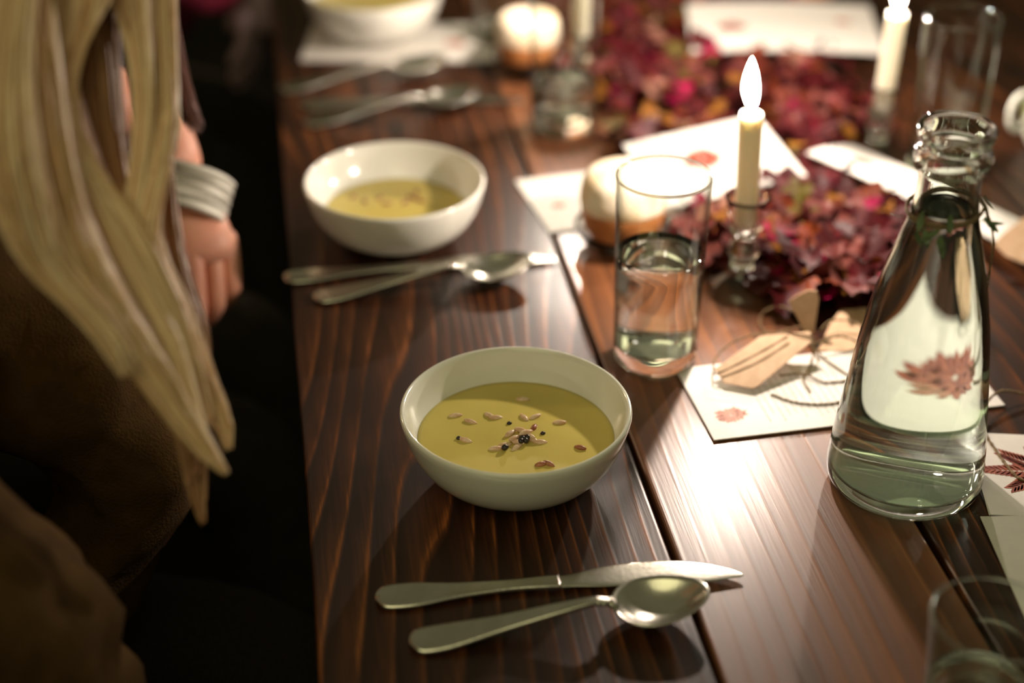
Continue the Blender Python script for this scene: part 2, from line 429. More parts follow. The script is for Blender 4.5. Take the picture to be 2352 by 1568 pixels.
for px, py, lab in [(1170, 972, 'black seed behind the heap of pine nuts'), (1247, 995, 'black seed right of the heap of pine nuts'), (1054, 1006, 'dark seed at the left edge of the nearest soup')]:
    put(seed0, px, py, 0.4, lab, 'seed', 'black seeds on the soup', s=1.1)
for px, py in [(1200, 1006), (1207, 1011), (1197, 1012), (1160, 1027), (1212, 1004)]:
    put(seed0, px, py, random.uniform(0, 3), 'black seed among the heaped pine nuts', 'seed', 'black seeds in the heap', z=SZ+.002, s=1.5)
for px, py in [(812, 452), (838, 462), (872, 455), (940, 452), (957, 440), (965, 462), (930, 466), (890, 468), (950, 455)]:
    put(nut1, px, py, random.uniform(0, 3), 'blurred pine nut on the soup of the middle bowl', 'pine nut', 'pine nuts on the middle soup', z=0.0268, s=0.95)

# ------------------------------------------------------------------ cutlery
def add_sweep(bm, st, n=20, ridge=0.0):
    """st: (x, yc, zc, half width, half thickness); flat bottomed rounded section, optional raised border"""
    rings = []
    for x, yc, zc, w, t in st:
        ring = []
        for k in range(n):
            a = 2*math.pi*k/n
            cx, sx = math.cos(a), math.sin(a)
            yy = w*math.copysign(abs(cx)**0.75, cx); zz = t*math.copysign(abs(sx)**0.8, sx)
            if ridge and sx > 0:
                q = abs(yy)/max(w, 1e-6)
                zz += ridge*(math.exp(-((q-0.82)/0.12)**2)-0.3*(q < 0.6))*min(1, w/0.006)
            ring.append(bm.verts.new((x, yc+yy, zc+zz)))
        rings.append(ring)
    for a, b in zip(rings, rings[1:]):
        for k in range(n):
            j = (k+1) % n; bm.faces.new((a[k], a[j], b[j], b[k]))
    bm.faces.new(rings[0][::-1]); bm.faces.new(rings[-1])
    return bm
def handle_st(L, wid, z0, z1, neck, zn):
    keys = [(0.0, 0, z0, wid*0.12, 0.0006), (0.0016, 0, z0, wid*0.5, 0.0012), (0.005, 0, z0, wid*0.85, 0.0017), (0.012, 0, z0, wid, 0.0019), (0.028, 0, z0+(z1-z0)*.08, wid*0.97, 0.0019),
            (L*0.45, 0, z0+(z1-z0)*.4, wid*0.62, 0.0019), (L*0.72, 0, z0+(z1-z0)*.8, wid*0.42, 0.0021), (L*0.9, 0, z1, neck, 0.0020), (L, 0, zn, neck*1.05, 0.0018)]
    return spline(keys, 44)
def make_knife():
    t = thing('dinner_knife', 'x', 'knife')
    bm = add_sweep(bmesh.new(), handle_st(0.118, 0.0118, 0.0024, 0.0036, 0.0055, 0.0034), ridge=0.0007)
    obj('handle', bm, STEEL, t)
    keys = [(0.116, 0.0, 0.0034, 0.0056, 0.0015), (0.128, 0.0008, 0.0032, 0.0066, 0.0012), (0.145, 0.0022, 0.0030, 0.0096, 0.0009), (0.170, 0.0026, 0.0028, 0.0114, 0.0007),
            (0.195, 0.0014, 0.0027, 0.0114, 0.0006), (0.215, -0.0014, 0.0026, 0.0090, 0.0005), (0.228, -0.0038, 0.0025, 0.0052, 0.0004), (0.2345, -0.0058, 0.0025, 0.0026, 0.0004), (0.2365, -0.0068, 0.0025, 0.0006, 0.0003)]
    obj('blade', add_sweep(bmesh.new(), spline(keys, 40)), STEEL, t)
    return t
def make_spoon():
    t = thing('soup_spoon', 'x', 'spoon')
    Lh = 0.137
    st = handle_st(Lh, 0.0112, 0.0024, 0.0165, 0.0030, 0.0125)
    obj('handle', add_sweep(bmesh.new(), st, ridge=0.0006), STEEL, t)
    bd = bmesh.new()
    for q, (bx, bz) in enumerate(((Lh*0.90, 0.0166), (Lh*0.925, 0.0158), (Lh*0.965, 0.0144))):
        bmesh.ops.create_uvsphere(bd, u_segments=14, v_segments=10, radius=0.0026+0.0005*(q == 2), matrix=Matrix.Translation((bx, 0, bz)) @ Matrix.Diagonal((0.8, 1.5, 0.9, 1)))
    obj('glint_beads', bd, STEEL, t)  # beads added to give the spoon neck its bright glints
    bm = bmesh.new()
    a, b_, dep = 0.0325, 0.0215, 0.0095
    x0 = Lh+a-0.004
    NR, NA = 10, 48
    def zrim(x): # rim dips behind and rises to the tip
        q = (x-(x0-a))/(2*a); return 0.0118-0.0015*math.sin(q*math.pi)+0.0050*q
    rings = [[bm.verts.new((x0, 0, zrim(x0)-dep))]]
    for i in range(1, NR+1):
        u = i/NR
        rg = []
        for k in range(NA):
            an = 2*math.pi*k/NA
            x = x0+a*u*math.cos(an); y = b_*u*math.sin(an)*(1-0.17*math.cos(an))
            rg.append(bm.verts.new((x, y, zrim(x)-dep*(1-u**2.3))))
        rings.append(rg)
    for k in range(NA): bm.faces.new((rings[0][0], rings[1][k], rings[1][(k+1) % NA]))
    for A, B in zip(rings[1:], rings[2:]):
        for k in range(NA): bm.faces.new((A[k], B[k], B[(k+1) % NA], A[(k+1) % NA]))
    o = obj('bowl', bm, STEEL, t)
    s = o.modifiers.new('thickness', 'SOLIDIFY'); s.thickness = 0.0011; s.offset = 0
    return t
KN = make_knife(); SP = make_spoon()
def lay(src, first, pa, pb, label, group):
    """src laid with its handle end shown at pa and its tip towards pb"""
    o = src if first else clone(src)
    a = at(*pa); b = at(*pb)
    o.location = (a.x, a.y, 0.0004)
    if src is SP: o.scale = (0.95, 1.05, 1.1)
    o.rotation_euler = (0, 0, math.atan2(b.y-a.y, b.x-a.x))
    tag(o, label, None, group)
    return o
lay(KN, True, (862, 1381, 0), (1700, 1313, 0), 'steel table knife nearest the camera, lying in front of the nearest bowl', 'table knives')
lay(SP, True, (940, 1483, 0), (1604, 1378, .01), 'steel soup spoon nearest the camera, in front of the nearest knife', 'soup spoons')
lay(KN, False, (651, 644, 0), (1110, 608, 0), 'steel knife lying between the nearest and the middle bowl', 'table knives')
lay(SP, False, (720, 690, 0), (1235, 610, .01), 'steel spoon beside the knife between the nearest and the middle bowl', 'soup spoons')
lay(KN, False, (690, 246, 0), (1130, 232, 0), 'blurred steel knife behind the middle bowl', 'table knives')
lay(SP, False, (700, 290, 0), (1135, 214, .01), 'blurred steel spoon just behind the middle bowl', 'soup spoons')
o = lay(SP, False, (640, 212, 0), (1060, 142, .01), 'blurred spoon lying just in front of the farthest white card under the bowl', 'soup spoons')
o.location.z = 0.0006

# ------------------------------------------------------------------ cards
def flower_bm(r, n=22, seed=1, squash=0.75, dens=1.0):
    rn = random.Random(seed); bm = bmesh.new()
    k = 0
    for layer, (rad, cnt) in enumerate(((1.0, n), (0.8, n), (0.62, int(n*0.8)), (0.42, int(n*0.6)), (0.24, 8))):
        for i in range(int(cnt*dens)):
            an = 2*math.pi*(i+rn.uniform(-.25, .25))/cnt
            L = r*rad*rn.uniform(.75, 1.05); w = L*0.13
            d = Vector((math.cos(an), math.sin(an)*squash, 0)); s = Vector((-d.y, d.x, 0)).normalized()
            z = 0.00002*layer
            pts = [d*L*0.2, d*L*0.6+s*w, d*L*0.85+s*w*0.7, d*L*1.0, d*L*0.85-s*w*0.7, d*L*0.6-s*w]
            bm.faces.new([bm.verts.new(p+Vector((0, 0, z))) for p in pts])
    return bm
def sprig_bm(L, n=11, seed=1):
    """a leafy branch print"""
    rn = random.Random(seed); bm = bmesh.new()
    for br, (ang, l) in enumerate(((0.0, 1.0), (0.6, 0.8), (-0.6, 0.8), (1.25, .6), (-1.25, .6))):
        D = Vector((math.cos(ang), math.sin(ang), 0))
        for i in range(n):
            q = (i+1)/n
            base = D*(L*l*q*0.8)
            for sgn in (-1, 1):
                a = ang+sgn*(0.75-0.35*q)
                d = Vector((math.cos(a), math.sin(a), 0)); s = Vector((-d.y, d.x, 0))
                ll = L*0.30*(1.05-0.45*q); w = ll*0.16
                z = 0.00001*(br)
                bm.faces.new([bm.verts.new(base+p+Vector((0, 0, z))) for p in (d*0, d*ll*.45+s*w, d*ll*.8+s*w*.7, d*ll, d*ll*.8-s*w*.7, d*ll*.45-s*w)])
    return bm
CW, CH = 0.226, 0.098
def card(label, pa, pb, tilt=0.0, roll=0.0, w=CW, hgt=CH, bend=0.0, prints=(), text=None, seed=1):
    """pa: (px, py, z) of the near left corner, pb: a point along the near edge"""
    a = at(*pa); b = at(*pb)
    d = b-a
    yaw = math.atan2(d.y, d.x); pitch = math.asin(max(-1, min(1, d.z/d.length)))
    t = thing('menu_card', label, 'card', a, group='cream menu cards')
    t.rotation_euler = (Matrix.Rotation(yaw, 3, 'Z') @ Matrix.Rotation(-pitch, 3, 'Y') @ Matrix.Rotation(tilt, 3, 'X')).to_euler()
    bm = bmesh.new(); NX, NY = 24, 8
    def zz(x, y): return bend*(math.sin(math.pi*x/w))*0.01+bend*0.004*math.sin(5*y/hgt)
    for top in (0.0, 0.0009):
        pass
    g = {}
    for lay_, dz in enumerate((0.0, 0.0009)):
        for i in range(NX+1):
            for j in range(NY+1):
                x = w*i/NX; y = hgt*j/NY
                g[lay_, i, j] = bm.verts.new((x, y, zz(x, y)+dz))
    for i in range(NX):
        for j in range(NY):
            bm.faces.new((g[1, i, j], g[1, i+1, j], g[1, i+1, j+1], g[1, i, j+1]))
            bm.faces.new((g[0, i, j+1], g[0, i+1, j+1], g[0, i+1, j], g[0, i, j]))
    for i in range(NX):
        bm.faces.new((g[0, i, 0], g[0, i+1, 0], g[1, i+1, 0], g[1, i, 0])); bm.faces.new((g[1, i, NY], g[1, i+1, NY], g[0, i+1, NY], g[0, i, NY]))
    for j in range(NY):
        bm.faces.new((g[1, 0, j], g[1, 0, j+1], g[0, 0, j+1], g[0, 0, j])); bm.faces.new((g[0, NX, j], g[0, NX, j+1], g[1, NX, j+1], g[1, NX, j]))
    obj('sheet', bm, PAPER, t, smooth=False)
    for kind, x, y, r, m, ang in prints:
        pb_ = flower_bm(r, seed=seed) if kind == 'flower' else sprig_bm(r, seed=seed)
        bmesh.ops.rotate(pb_, verts=pb_.verts, cent=(0, 0, 0), matrix=Matrix.Rotation(ang, 3, 'Z'))
        for v in pb_.verts:
            v.co.x += x; v.co.y += y
            v.co.x = min(max(v.co.x, 0.001), w-0.001); v.co.y = min(max(v.co.y, 0.001), hgt-0.001)
            v.co.z += 0.00105+zz(v.co.x, v.co.y)
        o = obj('flower_print', pb_, m, t, smooth=False)
        o['label'] = 'rust red flower print' if m is PRINT else 'faded pinkish flower print'
    if text:
        x0, x1, y0, y1, n = text
        bm = bmesh.new(); rn = random.Random(seed)
        for k in range(n):
            x = x0+(x1-x0)*(k+.5)/n
            y = y0+rn.uniform(0, 0.012)
            ye = y1-rn.uniform(0, 0.02)
            while y < ye:
                l = rn.uniform(0.001, 0.0035)
                z = 0.00105+zz(x, y)
                bm.faces.new([bm.verts.new(p) for p in ((x, y, z), (x+0.0009, y, z), (x+0.0009, y+l, z), (x, y+l, z))])
                y += l+rn.uniform(.0006, .0016)
        o = obj('printed_text', bm, INK, t, smooth=False); o['kind'] = 'stuff'; o['label'] = 'faint grey rows of tiny print'
    return t
card('cream menu card lying flat under the kraft tag and behind the carafe base', (1640, 1012, .001), (2305, 932, .001),
     w=0.228, prints=(('flower', 0.022, 0.028, 0.0145, PRINT_PALE, 0.3), ('flower', 0.158, 0.052, 0.036, PRINT, 0.0)), text=(0.045, 0.120, 0.012, 0.090, 13))
card('cream card printed with a sharp red leafy sprig, right of the carafe base', (2271, 1183, .001), (2352, 1187, .001),
     prints=(('sprig', 0.052, 0.052, 0.052, PRINT, math.pi),), seed=3)
card('cream card lowest at the right edge of the photo, in the carafe shadow', (2368, 1452, .001), (2500, 1450, .001), w=0.2, hgt=0.115)
card('small cream card left of the nearest tumbler, running under the nearest roll and dish', (1263, 536, .001), (1345, 525, .001),
     w=0.16, hgt=0.112, prints=(('flower', 0.024, 0.05, 0.008, PRINT_PALE, 0),), seed=5)
card('cream card propped on the leaves directly behind the nearest lit candle', (1535, 480, .012), (1820, 412, .018), tilt=R(14), w=0.145, hgt=0.098,
     prints=(('flower', 0.062, 0.054, 0.021, PRINT, 0),), seed=6)
card('cream card lying across the leaves at the top centre, behind the candle flame', (1588, 121, .02), (2005, 126, .02), tilt=R(8), w=0.212, hgt=0.115,
     prints=(('flower', 0.048, 0.052, 0.018, PRINT, 0), ('flower', 0.175, 0.07, 0.010, PRINT_PALE, 0)), seed=8, bend=0.4)
card('cream card slanting down behind the neck of the carafe', (1852, 352, .022), (2352, 592, .016), tilt=R(-6), w=0.30, hgt=0.062,
     prints=(('flower', 0.045, 0.03, 0.014, PRINT, 0),), seed=9, bend=0.3)
card('blurred cream card under the farthest white bowl', (690, 140, .001), (1060, 142, .001), w=0.212, hgt=0.120, prints=(('flower', 0.172, 0.055, 0.016, PRINT_PALE, 0),), seed=10)
card('blurred cream card beside the farthest bowl, its front corner lit beside a roll', (1062, 140, .003), (1240, 142, .003), w=0.11, hgt=0.10, seed=11)

# third bowl stands on its card
B3 = at(856, -42, 0.066); B3.z = 0.0025
bowl('blurred white bowl at the top edge, standing on a cream card', B3 + Vector((0, 0, 0)))
soup('yellow soup in the farthest bowl at the top edge', B3, 0.0715, 0.0385)

# ------------------------------------------------------------------ glasses
def tumbler(label, loc, H=0.157, r0=0.0325, r1=0.0358, wall=0.0012, base=0.013, water=0.0, mat=None, group='clear tumblers'):
    t = thing('tumbler', label, 'glass', loc, group=group)
    zb = base+0.003
    rb = r0+(r1-r0)*zb/H
    solid = [(0.0, 0.0012), (r0*0.72, 0.0008), (r0*0.84, 0.0), (r0*0.93, 0.0008), (r0, 0.004), (rb, zb), (rb-wall*0.5, zb+0.0003), (rb-wall, zb), (r0*0.86, base+0.0006), (r0*0.5, base-0.0006), (0.0, base-0.001)]
    obj('glass_base', add_lathe(bmesh.new(), solid, 72), GREEN_GLASS if mat else GLASS, t)
    prof = []
    for k in range(8): prof.append((r0+(r1-r0)*(zb+0.0004+(H-0.0015-zb)*k/7)/H, zb+0.0004+(H-0.0015-zb)*k/7))
    prof += [(r1-wall*0.15, H-0.0004), (r1-wall*0.5, H), (r1-wall*0.85, H-0.0004)]
    for k in range(7, -1, -1):
        z = zb+0.0004+(H-0.0015-zb)*k/7
        prof.append((r0+(r1-r0)*(z/H)-wall, z))
    obj('glass_wall', add_lathe(bmesh.new(), prof, 72, False, False), mat or THIN, t)
    rr_ = r1-wall*0.5; bm = bmesh.new()
    add_tube(bm, [(rr_*math.cos(2*math.pi*k/72), rr_*math.sin(2*math.pi*k/72), H+0.0004) for k in range(72)], 0.0010, 10, close=True)
    obj('rim', bm, GREEN_GLASS, t)
    if water > 0:
        g = 0.0002
        pw = [(0.0, base-0.0008+g), (r0*0.5, base-0.0004+g), (r0*0.86-g, base+0.0008+g)]
        for k in range(0, 7):
            z = zb+g+(water-zb)*k/6
            pw.append((r0+(r1-r0)*(z/H)-wall-g, z))
        pw += [(r0+(r1-r0)*(water/H)-wall-0.0016, water-0.0012), (r1*0.7, water-0.0014), (0.0, water-0.0014)]
        obj('water', add_lathe(bmesh.new(), pw, 72), WATER, t)
    return t
T1 = at(1503, 822)
tumbler('tall clear tumbler half full of water, behind the nearest bowl', (T1.x, T1.y, 0.0008), water=0.094)
T2 = at(1293, 292)
tumbler('blurred clear tumbler of water behind the middle bowl', (T2.x, T2.y, 0.0008), water=0.052)
T3 = at(1150, 95)
tumbler('blurred clear tumbler at the top edge beside the farthest bowl', (T3.x, T3.y, 0.006))
tumbler('tall empty tumbler standing behind the neck of the carafe', (0.4148, 1.399, 0.0008), mat=THIN_GREEN)
T5 = at(2245, 1628)
tumbler('short empty greenish tumbler at the bottom right corner, very blurred', (T5.x, T5.y, 0.0008), H=0.068, r0=0.031, r1=0.036, mat=THIN_GREEN)

# carafe
def carafe(label, loc):
    t = thing('water_carafe', label, 'carafe', loc)
    out = [(0.0, 0.0035), (0.030, 0.002), (0.043, 0.0), (0.0490, 0.0012), (0.0528, 0.006), (0.0538, 0.014), (0.0520, 0.035), (0.0485, 0.065), (0.0450, 0.095), (0.0405, 0.128),
           (0.0345, 0.158), (0.0275, 0.185), (0.0225, 0.204), (0.0202, 0.220), (0.0198, 0.234), (0.0202, 0.2405), (0.0232, 0.2425), (0.0242, 0.2475), (0.0238, 0.2530), (0.0215, 0.2555), (0.0225, 0.2600), (0.0243, 0.2650), (0.0238, 0.2685), (0.0222, 0.2695)]
    outs = spline(out[4:], 70)
    inn = [(0.0200, 0.2685), (0.0192, 0.262), (0.0180, 0.250), (0.0172, 0.236), (0.0175, 0.220), (0.0200, 0.204), (0.0250, 0.185), (0.0318, 0.158), (0.0378, 0.128), (0.0423, 0.095), (0.0459, 0.065), (0.0495, 0.035), (0.0508, 0.020), (0.0480, 0.013), (0.040, 0.0105)]
    inns = spline(inn, 60)
    prof = out[:4]+outs+inns+[(0.025, 0.012), (0.0, 0.0145)]
    obj('glass_body', add_lathe(bmesh.new(), prof, 96), GREEN_GLASS, t)
    wz = 0.214
    pw = [(0.0, 0.0142), (0.025, 0.0117), (0.0402, 0.0102)]
    wi = [p for p in inns[::-1] if 0.0107 < p[1] < wz]
    pw += [(r+0.0003, z) for r, z in wi]
    rw = wi[-1][0]
    pw += [(rw+0.0003, wz), (rw-0.002, wz-0.0012), (0.008, wz-0.0014), (0.0, wz-0.0014)]
    obj('water', add_lathe(bmesh.new(), pw, 96), WATER, t)
    return t
CP = at(2072, 1103)
carafe('large clear glass carafe full of water, tapering to a beaded neck', (CP.x, CP.y, 0.0008))

# greenery and twine round the neck
gr = thing('neck_sprig', 'thin twine and grey green sprig wound round the neck of the carafe', 'sprig', (CP.x, CP.y, 0.2))
bm = bmesh.new()
pts = []
for k in range(64):
    a = 2*math.pi*k/32
    pts.append((0.0236*math.cos(a)*(1+0.02*math.sin(3*a)), 0.0236*math.sin(a), 0.012+0.004*math.sin(a+1)+0.004*(k/64)))
add_tube(bm, pts, 0.0009, 6)
obj('twine', bm, TWINE, gr)
bm = bmesh.new()
tail = spline([(0.0236, -0.004, 0.016), (0.030, -0.010, -0.002), (0.034, -0.004, -0.04), (0.037, 0.004, -0.085), (0.043, 0.010, -0.115)], 24)
add_tube(bm, tail, 0.0008, 6)
obj('twine_tail', bm, TWINE, gr)
rn = random.Random(5)
def leaflet(L, W, curl=0.2, n=6, jag=0.0, seed=0):
    bm = bmesh.new(); r_ = random.Random(seed)
    mid = []; lf = []; rt = []
    for i in range(n+1):
        q = i/n; w = W*math.sin(math.pi*min(1, q*0.96+0.02))**0.8
        z = curl*L*(q*q-0.3*q)
        j1 = 1+jag*r_.uniform(-1, 1); j2 = 1+jag*r_.uniform(-1, 1)
        mid.append(bm.verts.new((q*L, 0, z-0.12*w))); lf.append(bm.verts.new((q*L, w*j1, z+0.1*w))); rt.append(bm.verts.new((q*L, -w*j2, z+0.1*w)))
    for i in range(n):
        bm.faces.new((mid[i], mid[i+1], lf[i+1], lf[i])); bm.faces.new((rt[i], rt[i+1], mid[i+1], mid[i]))
    return bm
lf0 = None
for k in range(14):
    a = rn.uniform(2.6, 4.6) if k < 9 else rn.uniform(-0.6, 0.4)
    r = 0.0245
    if lf0 is None:
        lf0 = obj('leaf', leaflet(0.013, 0.0024, 0.25), LEAFG, gr)
        o = lf0
    else:
        o = lf0.copy(); C.objects.link(o); o.parent = gr
    o.location = (r*math.cos(a), r*math.sin(a), rn.uniform(0.004, 0.024))
    o.rotation_euler = (rn.uniform(-.6, .6), rn.uniform(0.2, 1.3), a+rn.uniform(-1.2, 1.2))

# ------------------------------------------------------------------ candlesticks
STICK = [(0.0, 0.004), (0.018, 0.003), (0.0255, 0.0), (0.0268, 0.0015), (0.0262, 0.0045), (0.021, 0.0095), (0.0135, 0.0145), (0.0092, 0.020), (0.0086, 0.027), (0.0105, 0.031), (0.0122, 0.0355), (0.0105, 0.040), (0.0082, 0.044),
         (0.0094, 0.048), (0.0118, 0.052), (0.0128, 0.058), (0.0135, 0.066), (0.0152, 0.074), (0.0168, 0.0775), (0.0166, 0.0790), (0.0150, 0.0788)]
STICK_IN = [(0.0128, 0.074), (0.0112, 0.068), (0.0106, 0.060), (0.0100, 0.0555), (0.0, 0.0550)]
def candle(label_s, label_c, loc, top, lean=(0, 0), bend=0.0, lit=True, s=1.0):
    t = thing('glass_candlestick', label_s, 'candlestick', loc, group='glass candlesticks'); t.scale = (s, s, s)
    ft = [(0.0258, 0.0), (0.0268, 0.0012), (0.0264, 0.004), (0.021, 0.0095), (0.0135, 0.0145), (0.0096, 0.0192)]
    fo = spline(ft, 20); fi = [(r-0.0016, max(0, z-0.0010)) for r, z in fo[3:]][::-1]
    obj('glass_foot', add_lathe(bmesh.new(), fo+fi, 64, False, False), THIN, t)
    prof = [(0.0, 0.0190), (0.006, 0.0192)]+spline(STICK[7:], 60)+spline(STICK_IN[:4], 12)+[STICK_IN[4]]
    obj('glass_stem', add_lathe(bmesh.new(), prof, 64), GLASS, t)
    c = thing('taper_candle', label_c, 'candle', (loc[0], loc[1], loc[2]+0.0565*s), (lean[1], lean[0], 0), group='lit taper candles')
    H = top-loc[2]-0.0565*s
    prof = [(0.0, 0.0), (0.0082, 0.0), (0.0094, 0.004), (0.0096, 0.02), (0.0097, H*0.5), (0.0098, H-0.003), (0.0093, H-0.0006), (0.0080, H), (0.0062, H-0.0008), (0.003, H-0.0022), (0.0, H-0.0025)]
    obj('wax', add_lathe(bmesh.new(), [(r*0.97, z) for r, z in prof], 48), WAX, c)
    obj('melt_pool', add_lathe(bmesh.new(), [(0.0, H-0.0020), (0.0060, H-0.0004), (0.0078, H+0.0002), (0.0082, H+0.0001), (0.0076, H-0.0002)], 32, False, False), MELT, c)
    wb = add_tube(bmesh.new(), [(0, 0, H-0.0024), (0.0003, 0, H+0.002), (0.0011, 0, H+0.0065)], [0.0009, 0.0009, 0.0006], 6)
    obj('wick', wb, WICK, c)
    fp = [(0.0, 0.0), (0.0026, 0.0012), (0.0042, 0.0045), (0.0056, 0.009), (0.0068, 0.0145), (0.0071, 0.020), (0.0064, 0.027), (0.0048, 0.034), (0.0028, 0.040), (0.0011, 0.044), (0.0, 0.0455)]
    bm = add_lathe(bmesh.new(), spline(fp, 14), 12)
    for v in bm.verts:
        v.co.x += -0.0022*min(1, v.co.z/0.02)
    f = obj('flame', bm, (FLAME, FLAME_BASE), c, loc=(0.0006, 0, H+0.0012))
    for p in f.data.polygons: p.material_index = 1 if p.center.z < 0.0062 else 0
    f['label'] = 'bright white teardrop flame'
    ld = bpy.data.lights.new('flame_light', 'POINT'); ld.energy = FLAME_W; ld.color = FLAME_COL; ld.shadow_soft_size = 0.006
    ld.cycles.is_caustics_light = True
    lo = link('flame_light', ld, f); lo.location = (-0.0018, 0, 0.028)
    return t, c
K1 = at(1699, 668)
candle('clear glass candlestick between the nearest tumbler and the carafe', 'lit cream taper candle nearest the camera, in the middle of the table', (K1.x, K1.y, 0.0008), 0.163, lean=(-0.03, 0), s=1.12)
K2 = at(2010, 368)
candle('clear glass candlestick at the right, behind the carafe neck', 'lit cream taper candle at the top right, leaning slightly', (K2.x, K2.y, 0.0008), 0.152, lean=(0.03, 0), s=1.0)
K3 = at(1330, 240)
candle('blurred glass candlestick at the top edge behind the tumbler of water', 'lit taper candle at the top edge behind the tumbler of water', (K3.x, K3.y, 0.0008), 0.166)

# ------------------------------------------------------------------ bread rolls on small glass dishes
def roll_and_dish(px, py, lab, labd, s=1.0, z0=0.0008):
    p = at(px, py)
    d = thing('glass_dish', labd, 'dish', (p.x, p.y, z0), group='small glass dishes')
    prof = [(0.0, 0.001), (0.022, 0.0), (0.026, 0.0015), (0.034, 0.006), (0.039, 0.014), (0.0405, 0.018), (0.0395, 0.0185), (0.0375, 0.0145), (0.0325, 0.0085), (0.024, 0.005), (0.0, 0.0045)]
    obj('glass_body', add_lathe(bmesh.new(), [(r*s, z*s) for r, z in prof], 64), GLASS, d)
    t = thing('bread_roll', lab, 'bread', (p.x, p.y, z0+0.0052*s), group='floured bread rolls')
    lo = [(0.0, 0.0), (0.018, 0.0), (0.026, 0.004), (0.032, 0.011), (0.0350, 0.022), (0.0357, 0.0315)]
    hi = [(0.0359, 0.0318), (0.0363, 0.038), (0.0360, 0.046), (0.0345, 0.055), (0.030, 0.0605), (0.020, 0.0628), (0.0, 0.0632)]
    for nm, pr, m in (('crust', lo, CRUST), ('floured_top', hi, FLOUR)):
        bm = add_lathe(bmesh.new(), [(r*s, z*s) for r, z in (spline(pr, 16))], 48, cap0=True, cap1=(nm == 'crust'))
        for v in bm.verts:
            n_ = noise.noise(v.co*60)
            f = 1+0.035*n_ if v.co.length > 0.01 else 1
            v.co.x *= f; v.co.y *= f
        obj(nm, bm, m, t)
roll_and_dish(1428, 562, 'round floured bread roll behind the nearest tumbler', 'small clear glass dish under the roll behind the nearest tumbler', 1.05, 0.0022)
roll_and_dish(1212, 168, 'blurred floured bread roll behind the tumbler of water', 'small clear glass dish under the roll at the far left', 0.95, 0.005)
roll_and_dish(1862, 10, 'blurred floured bread roll at the top edge beyond the card', 'small clear glass dish under the roll at the top edge', 0.95)

# ------------------------------------------------------------------ mug at the right edge
MP = at(2412, 338)
mug = thing('ceramic_mug', 'white and sage green ceramic mug with a loop handle at the right edge', 'mug', (MP.x, MP.y, 0.0008), (0, 0, R(196))); mug.scale = (0.86, 0.86, 1.05)
prof = [(0.0, 0.001), (0.024, 0.0), (0.028, 0.003), (0.034, 0.014), (0.037, 0.028)]
obj('base', add_lathe(bmesh.new(), prof+[(0.034, 0.028), (0.030, 0.014), (0.0, 0.006)], 48), CERAMIC, mug)
obj('body', add_lathe(bmesh.new(), [(0.037, 0.0281), (0.038, 0.04), (0.0375, 0.052), (0.035, 0.060), (0.032, 0.060), (0.034, 0.05), (0.0342, 0.0281)], 48, False, False), CUP_GREEN, mug)
obj('rim', add_lathe(bmesh.new(), [(0.035, 0.0601), (0.033, 0.068), (0.0322, 0.0745), (0.0312, 0.0745), (0.0315, 0.068), (0.032, 0.0601)], 48, False, False), CERAMIC, mug)
bm = bmesh.new()
add_tube(bm, [(0.048+0.0135*math.cos(a), 0, 0.040+0.0175*math.sin(a)) for a in [2*math.pi*k/28 for k in range(28)]], 0.0042, 10, close=True)
obj('handle', bm, CERAMIC, mug)

# ------------------------------------------------------------------ kraft tags and twine
def kraft_tag(label, corners, z, twines=(), thick=0.0009, group='kraft paper tags'):
    """corners: (px, py, z) outline of the tag"""
    pts = [at(*c) for c in corners]
    c0 = sum(pts, Vector())/len(pts)
    t = thing('kraft_tag', label, 'tag', c0, group=group)
    # best plane through the outline
    nrm = Vector()
    for i in range(len(pts)): nrm += (pts[i]-c0).cross(pts[(i+1) % len(pts)]-c0)
    nrm.normalize()
    if nrm.z < 0: nrm = -nrm
    bm = bmesh.new()
    a = []; b = []
    for p in pts:
        q = p-c0; q = q-nrm*q.dot(nrm)
        a.append(bm.verts.new(q)); b.append(bm.verts.new(q+nrm*thick))
    bm.faces.new(a[::-1]); bm.faces.new(b)
    for i in range(len(a)):
        j = (i+1) % len(a); bm.faces.new((a[i], a[j], b[j], b[i]))
    obj('paper', bm, KRAFT, t, smooth=False)
    for tw in twines:
        P_ = [tuple(at(*q)-c0) for q in tw]
        obj('twine', add_tube(bmesh.new(), spline(P_, 60), [0.0008*(1+0.25*math.sin(k*1.9)) for k in range(60)], 6), TWINE, t)
    return t
kraft_tag('kraft paper tag lying tilted on the nearest menu card', [(1641, 852, .008), (1664, 880, .006), (1728, 892, .006), (1742, 886, .007), (1864, 786, .020), (1860, 765, .022), (1760, 768, .022), (1745, 772, .021)], .01,
    twines=[[(1810, 772, .0245), (1740, 812, .019), (1652, 856, .011), (1640, 852, .009), (1645, 820, .010), (1690, 782, .016), (1760, 765, .02), (1860, 772, .024), (1868, 800, .014), (1862, 840, .006), (1845, 870, .003), (1862, 900, .003)],
            [(1790, 862, .006), (1840, 858, .005), (1870, 868, .004), (1900, 878, .003), (1990, 868, .003)],
            [(1870, 800, .006), (1900, 828, .004), (1950, 862, .003), (1990, 880, .003)],
            [(1772, 905, .003), (1820, 922, .003), (1880, 928, .003), (1940, 920, .003), (1990, 895, .003)]])
kraft_tag('kraft paper tag standing on edge against the burgundy leaves', [(1812, 692, .030), (1830, 678, .036), (1858, 663, .042), (1876, 668, .042), (1880, 690, .036), (1872, 752, .008), (1862, 772, .003), (1852, 768, .003)], .02,
    twines=[[(1862, 735, .010), (1800, 705, .014), (1760, 712, .010), (1745, 738, .004), (1770, 765, .003), (1850, 752, .004), (1868, 800, .003), (1880, 830, .003)],
            [(1868, 790, .012), (1930, 772, .014), (1990, 790, .010), (1975, 745, .016), (1915, 735, .016), (1882, 760, .010)]])
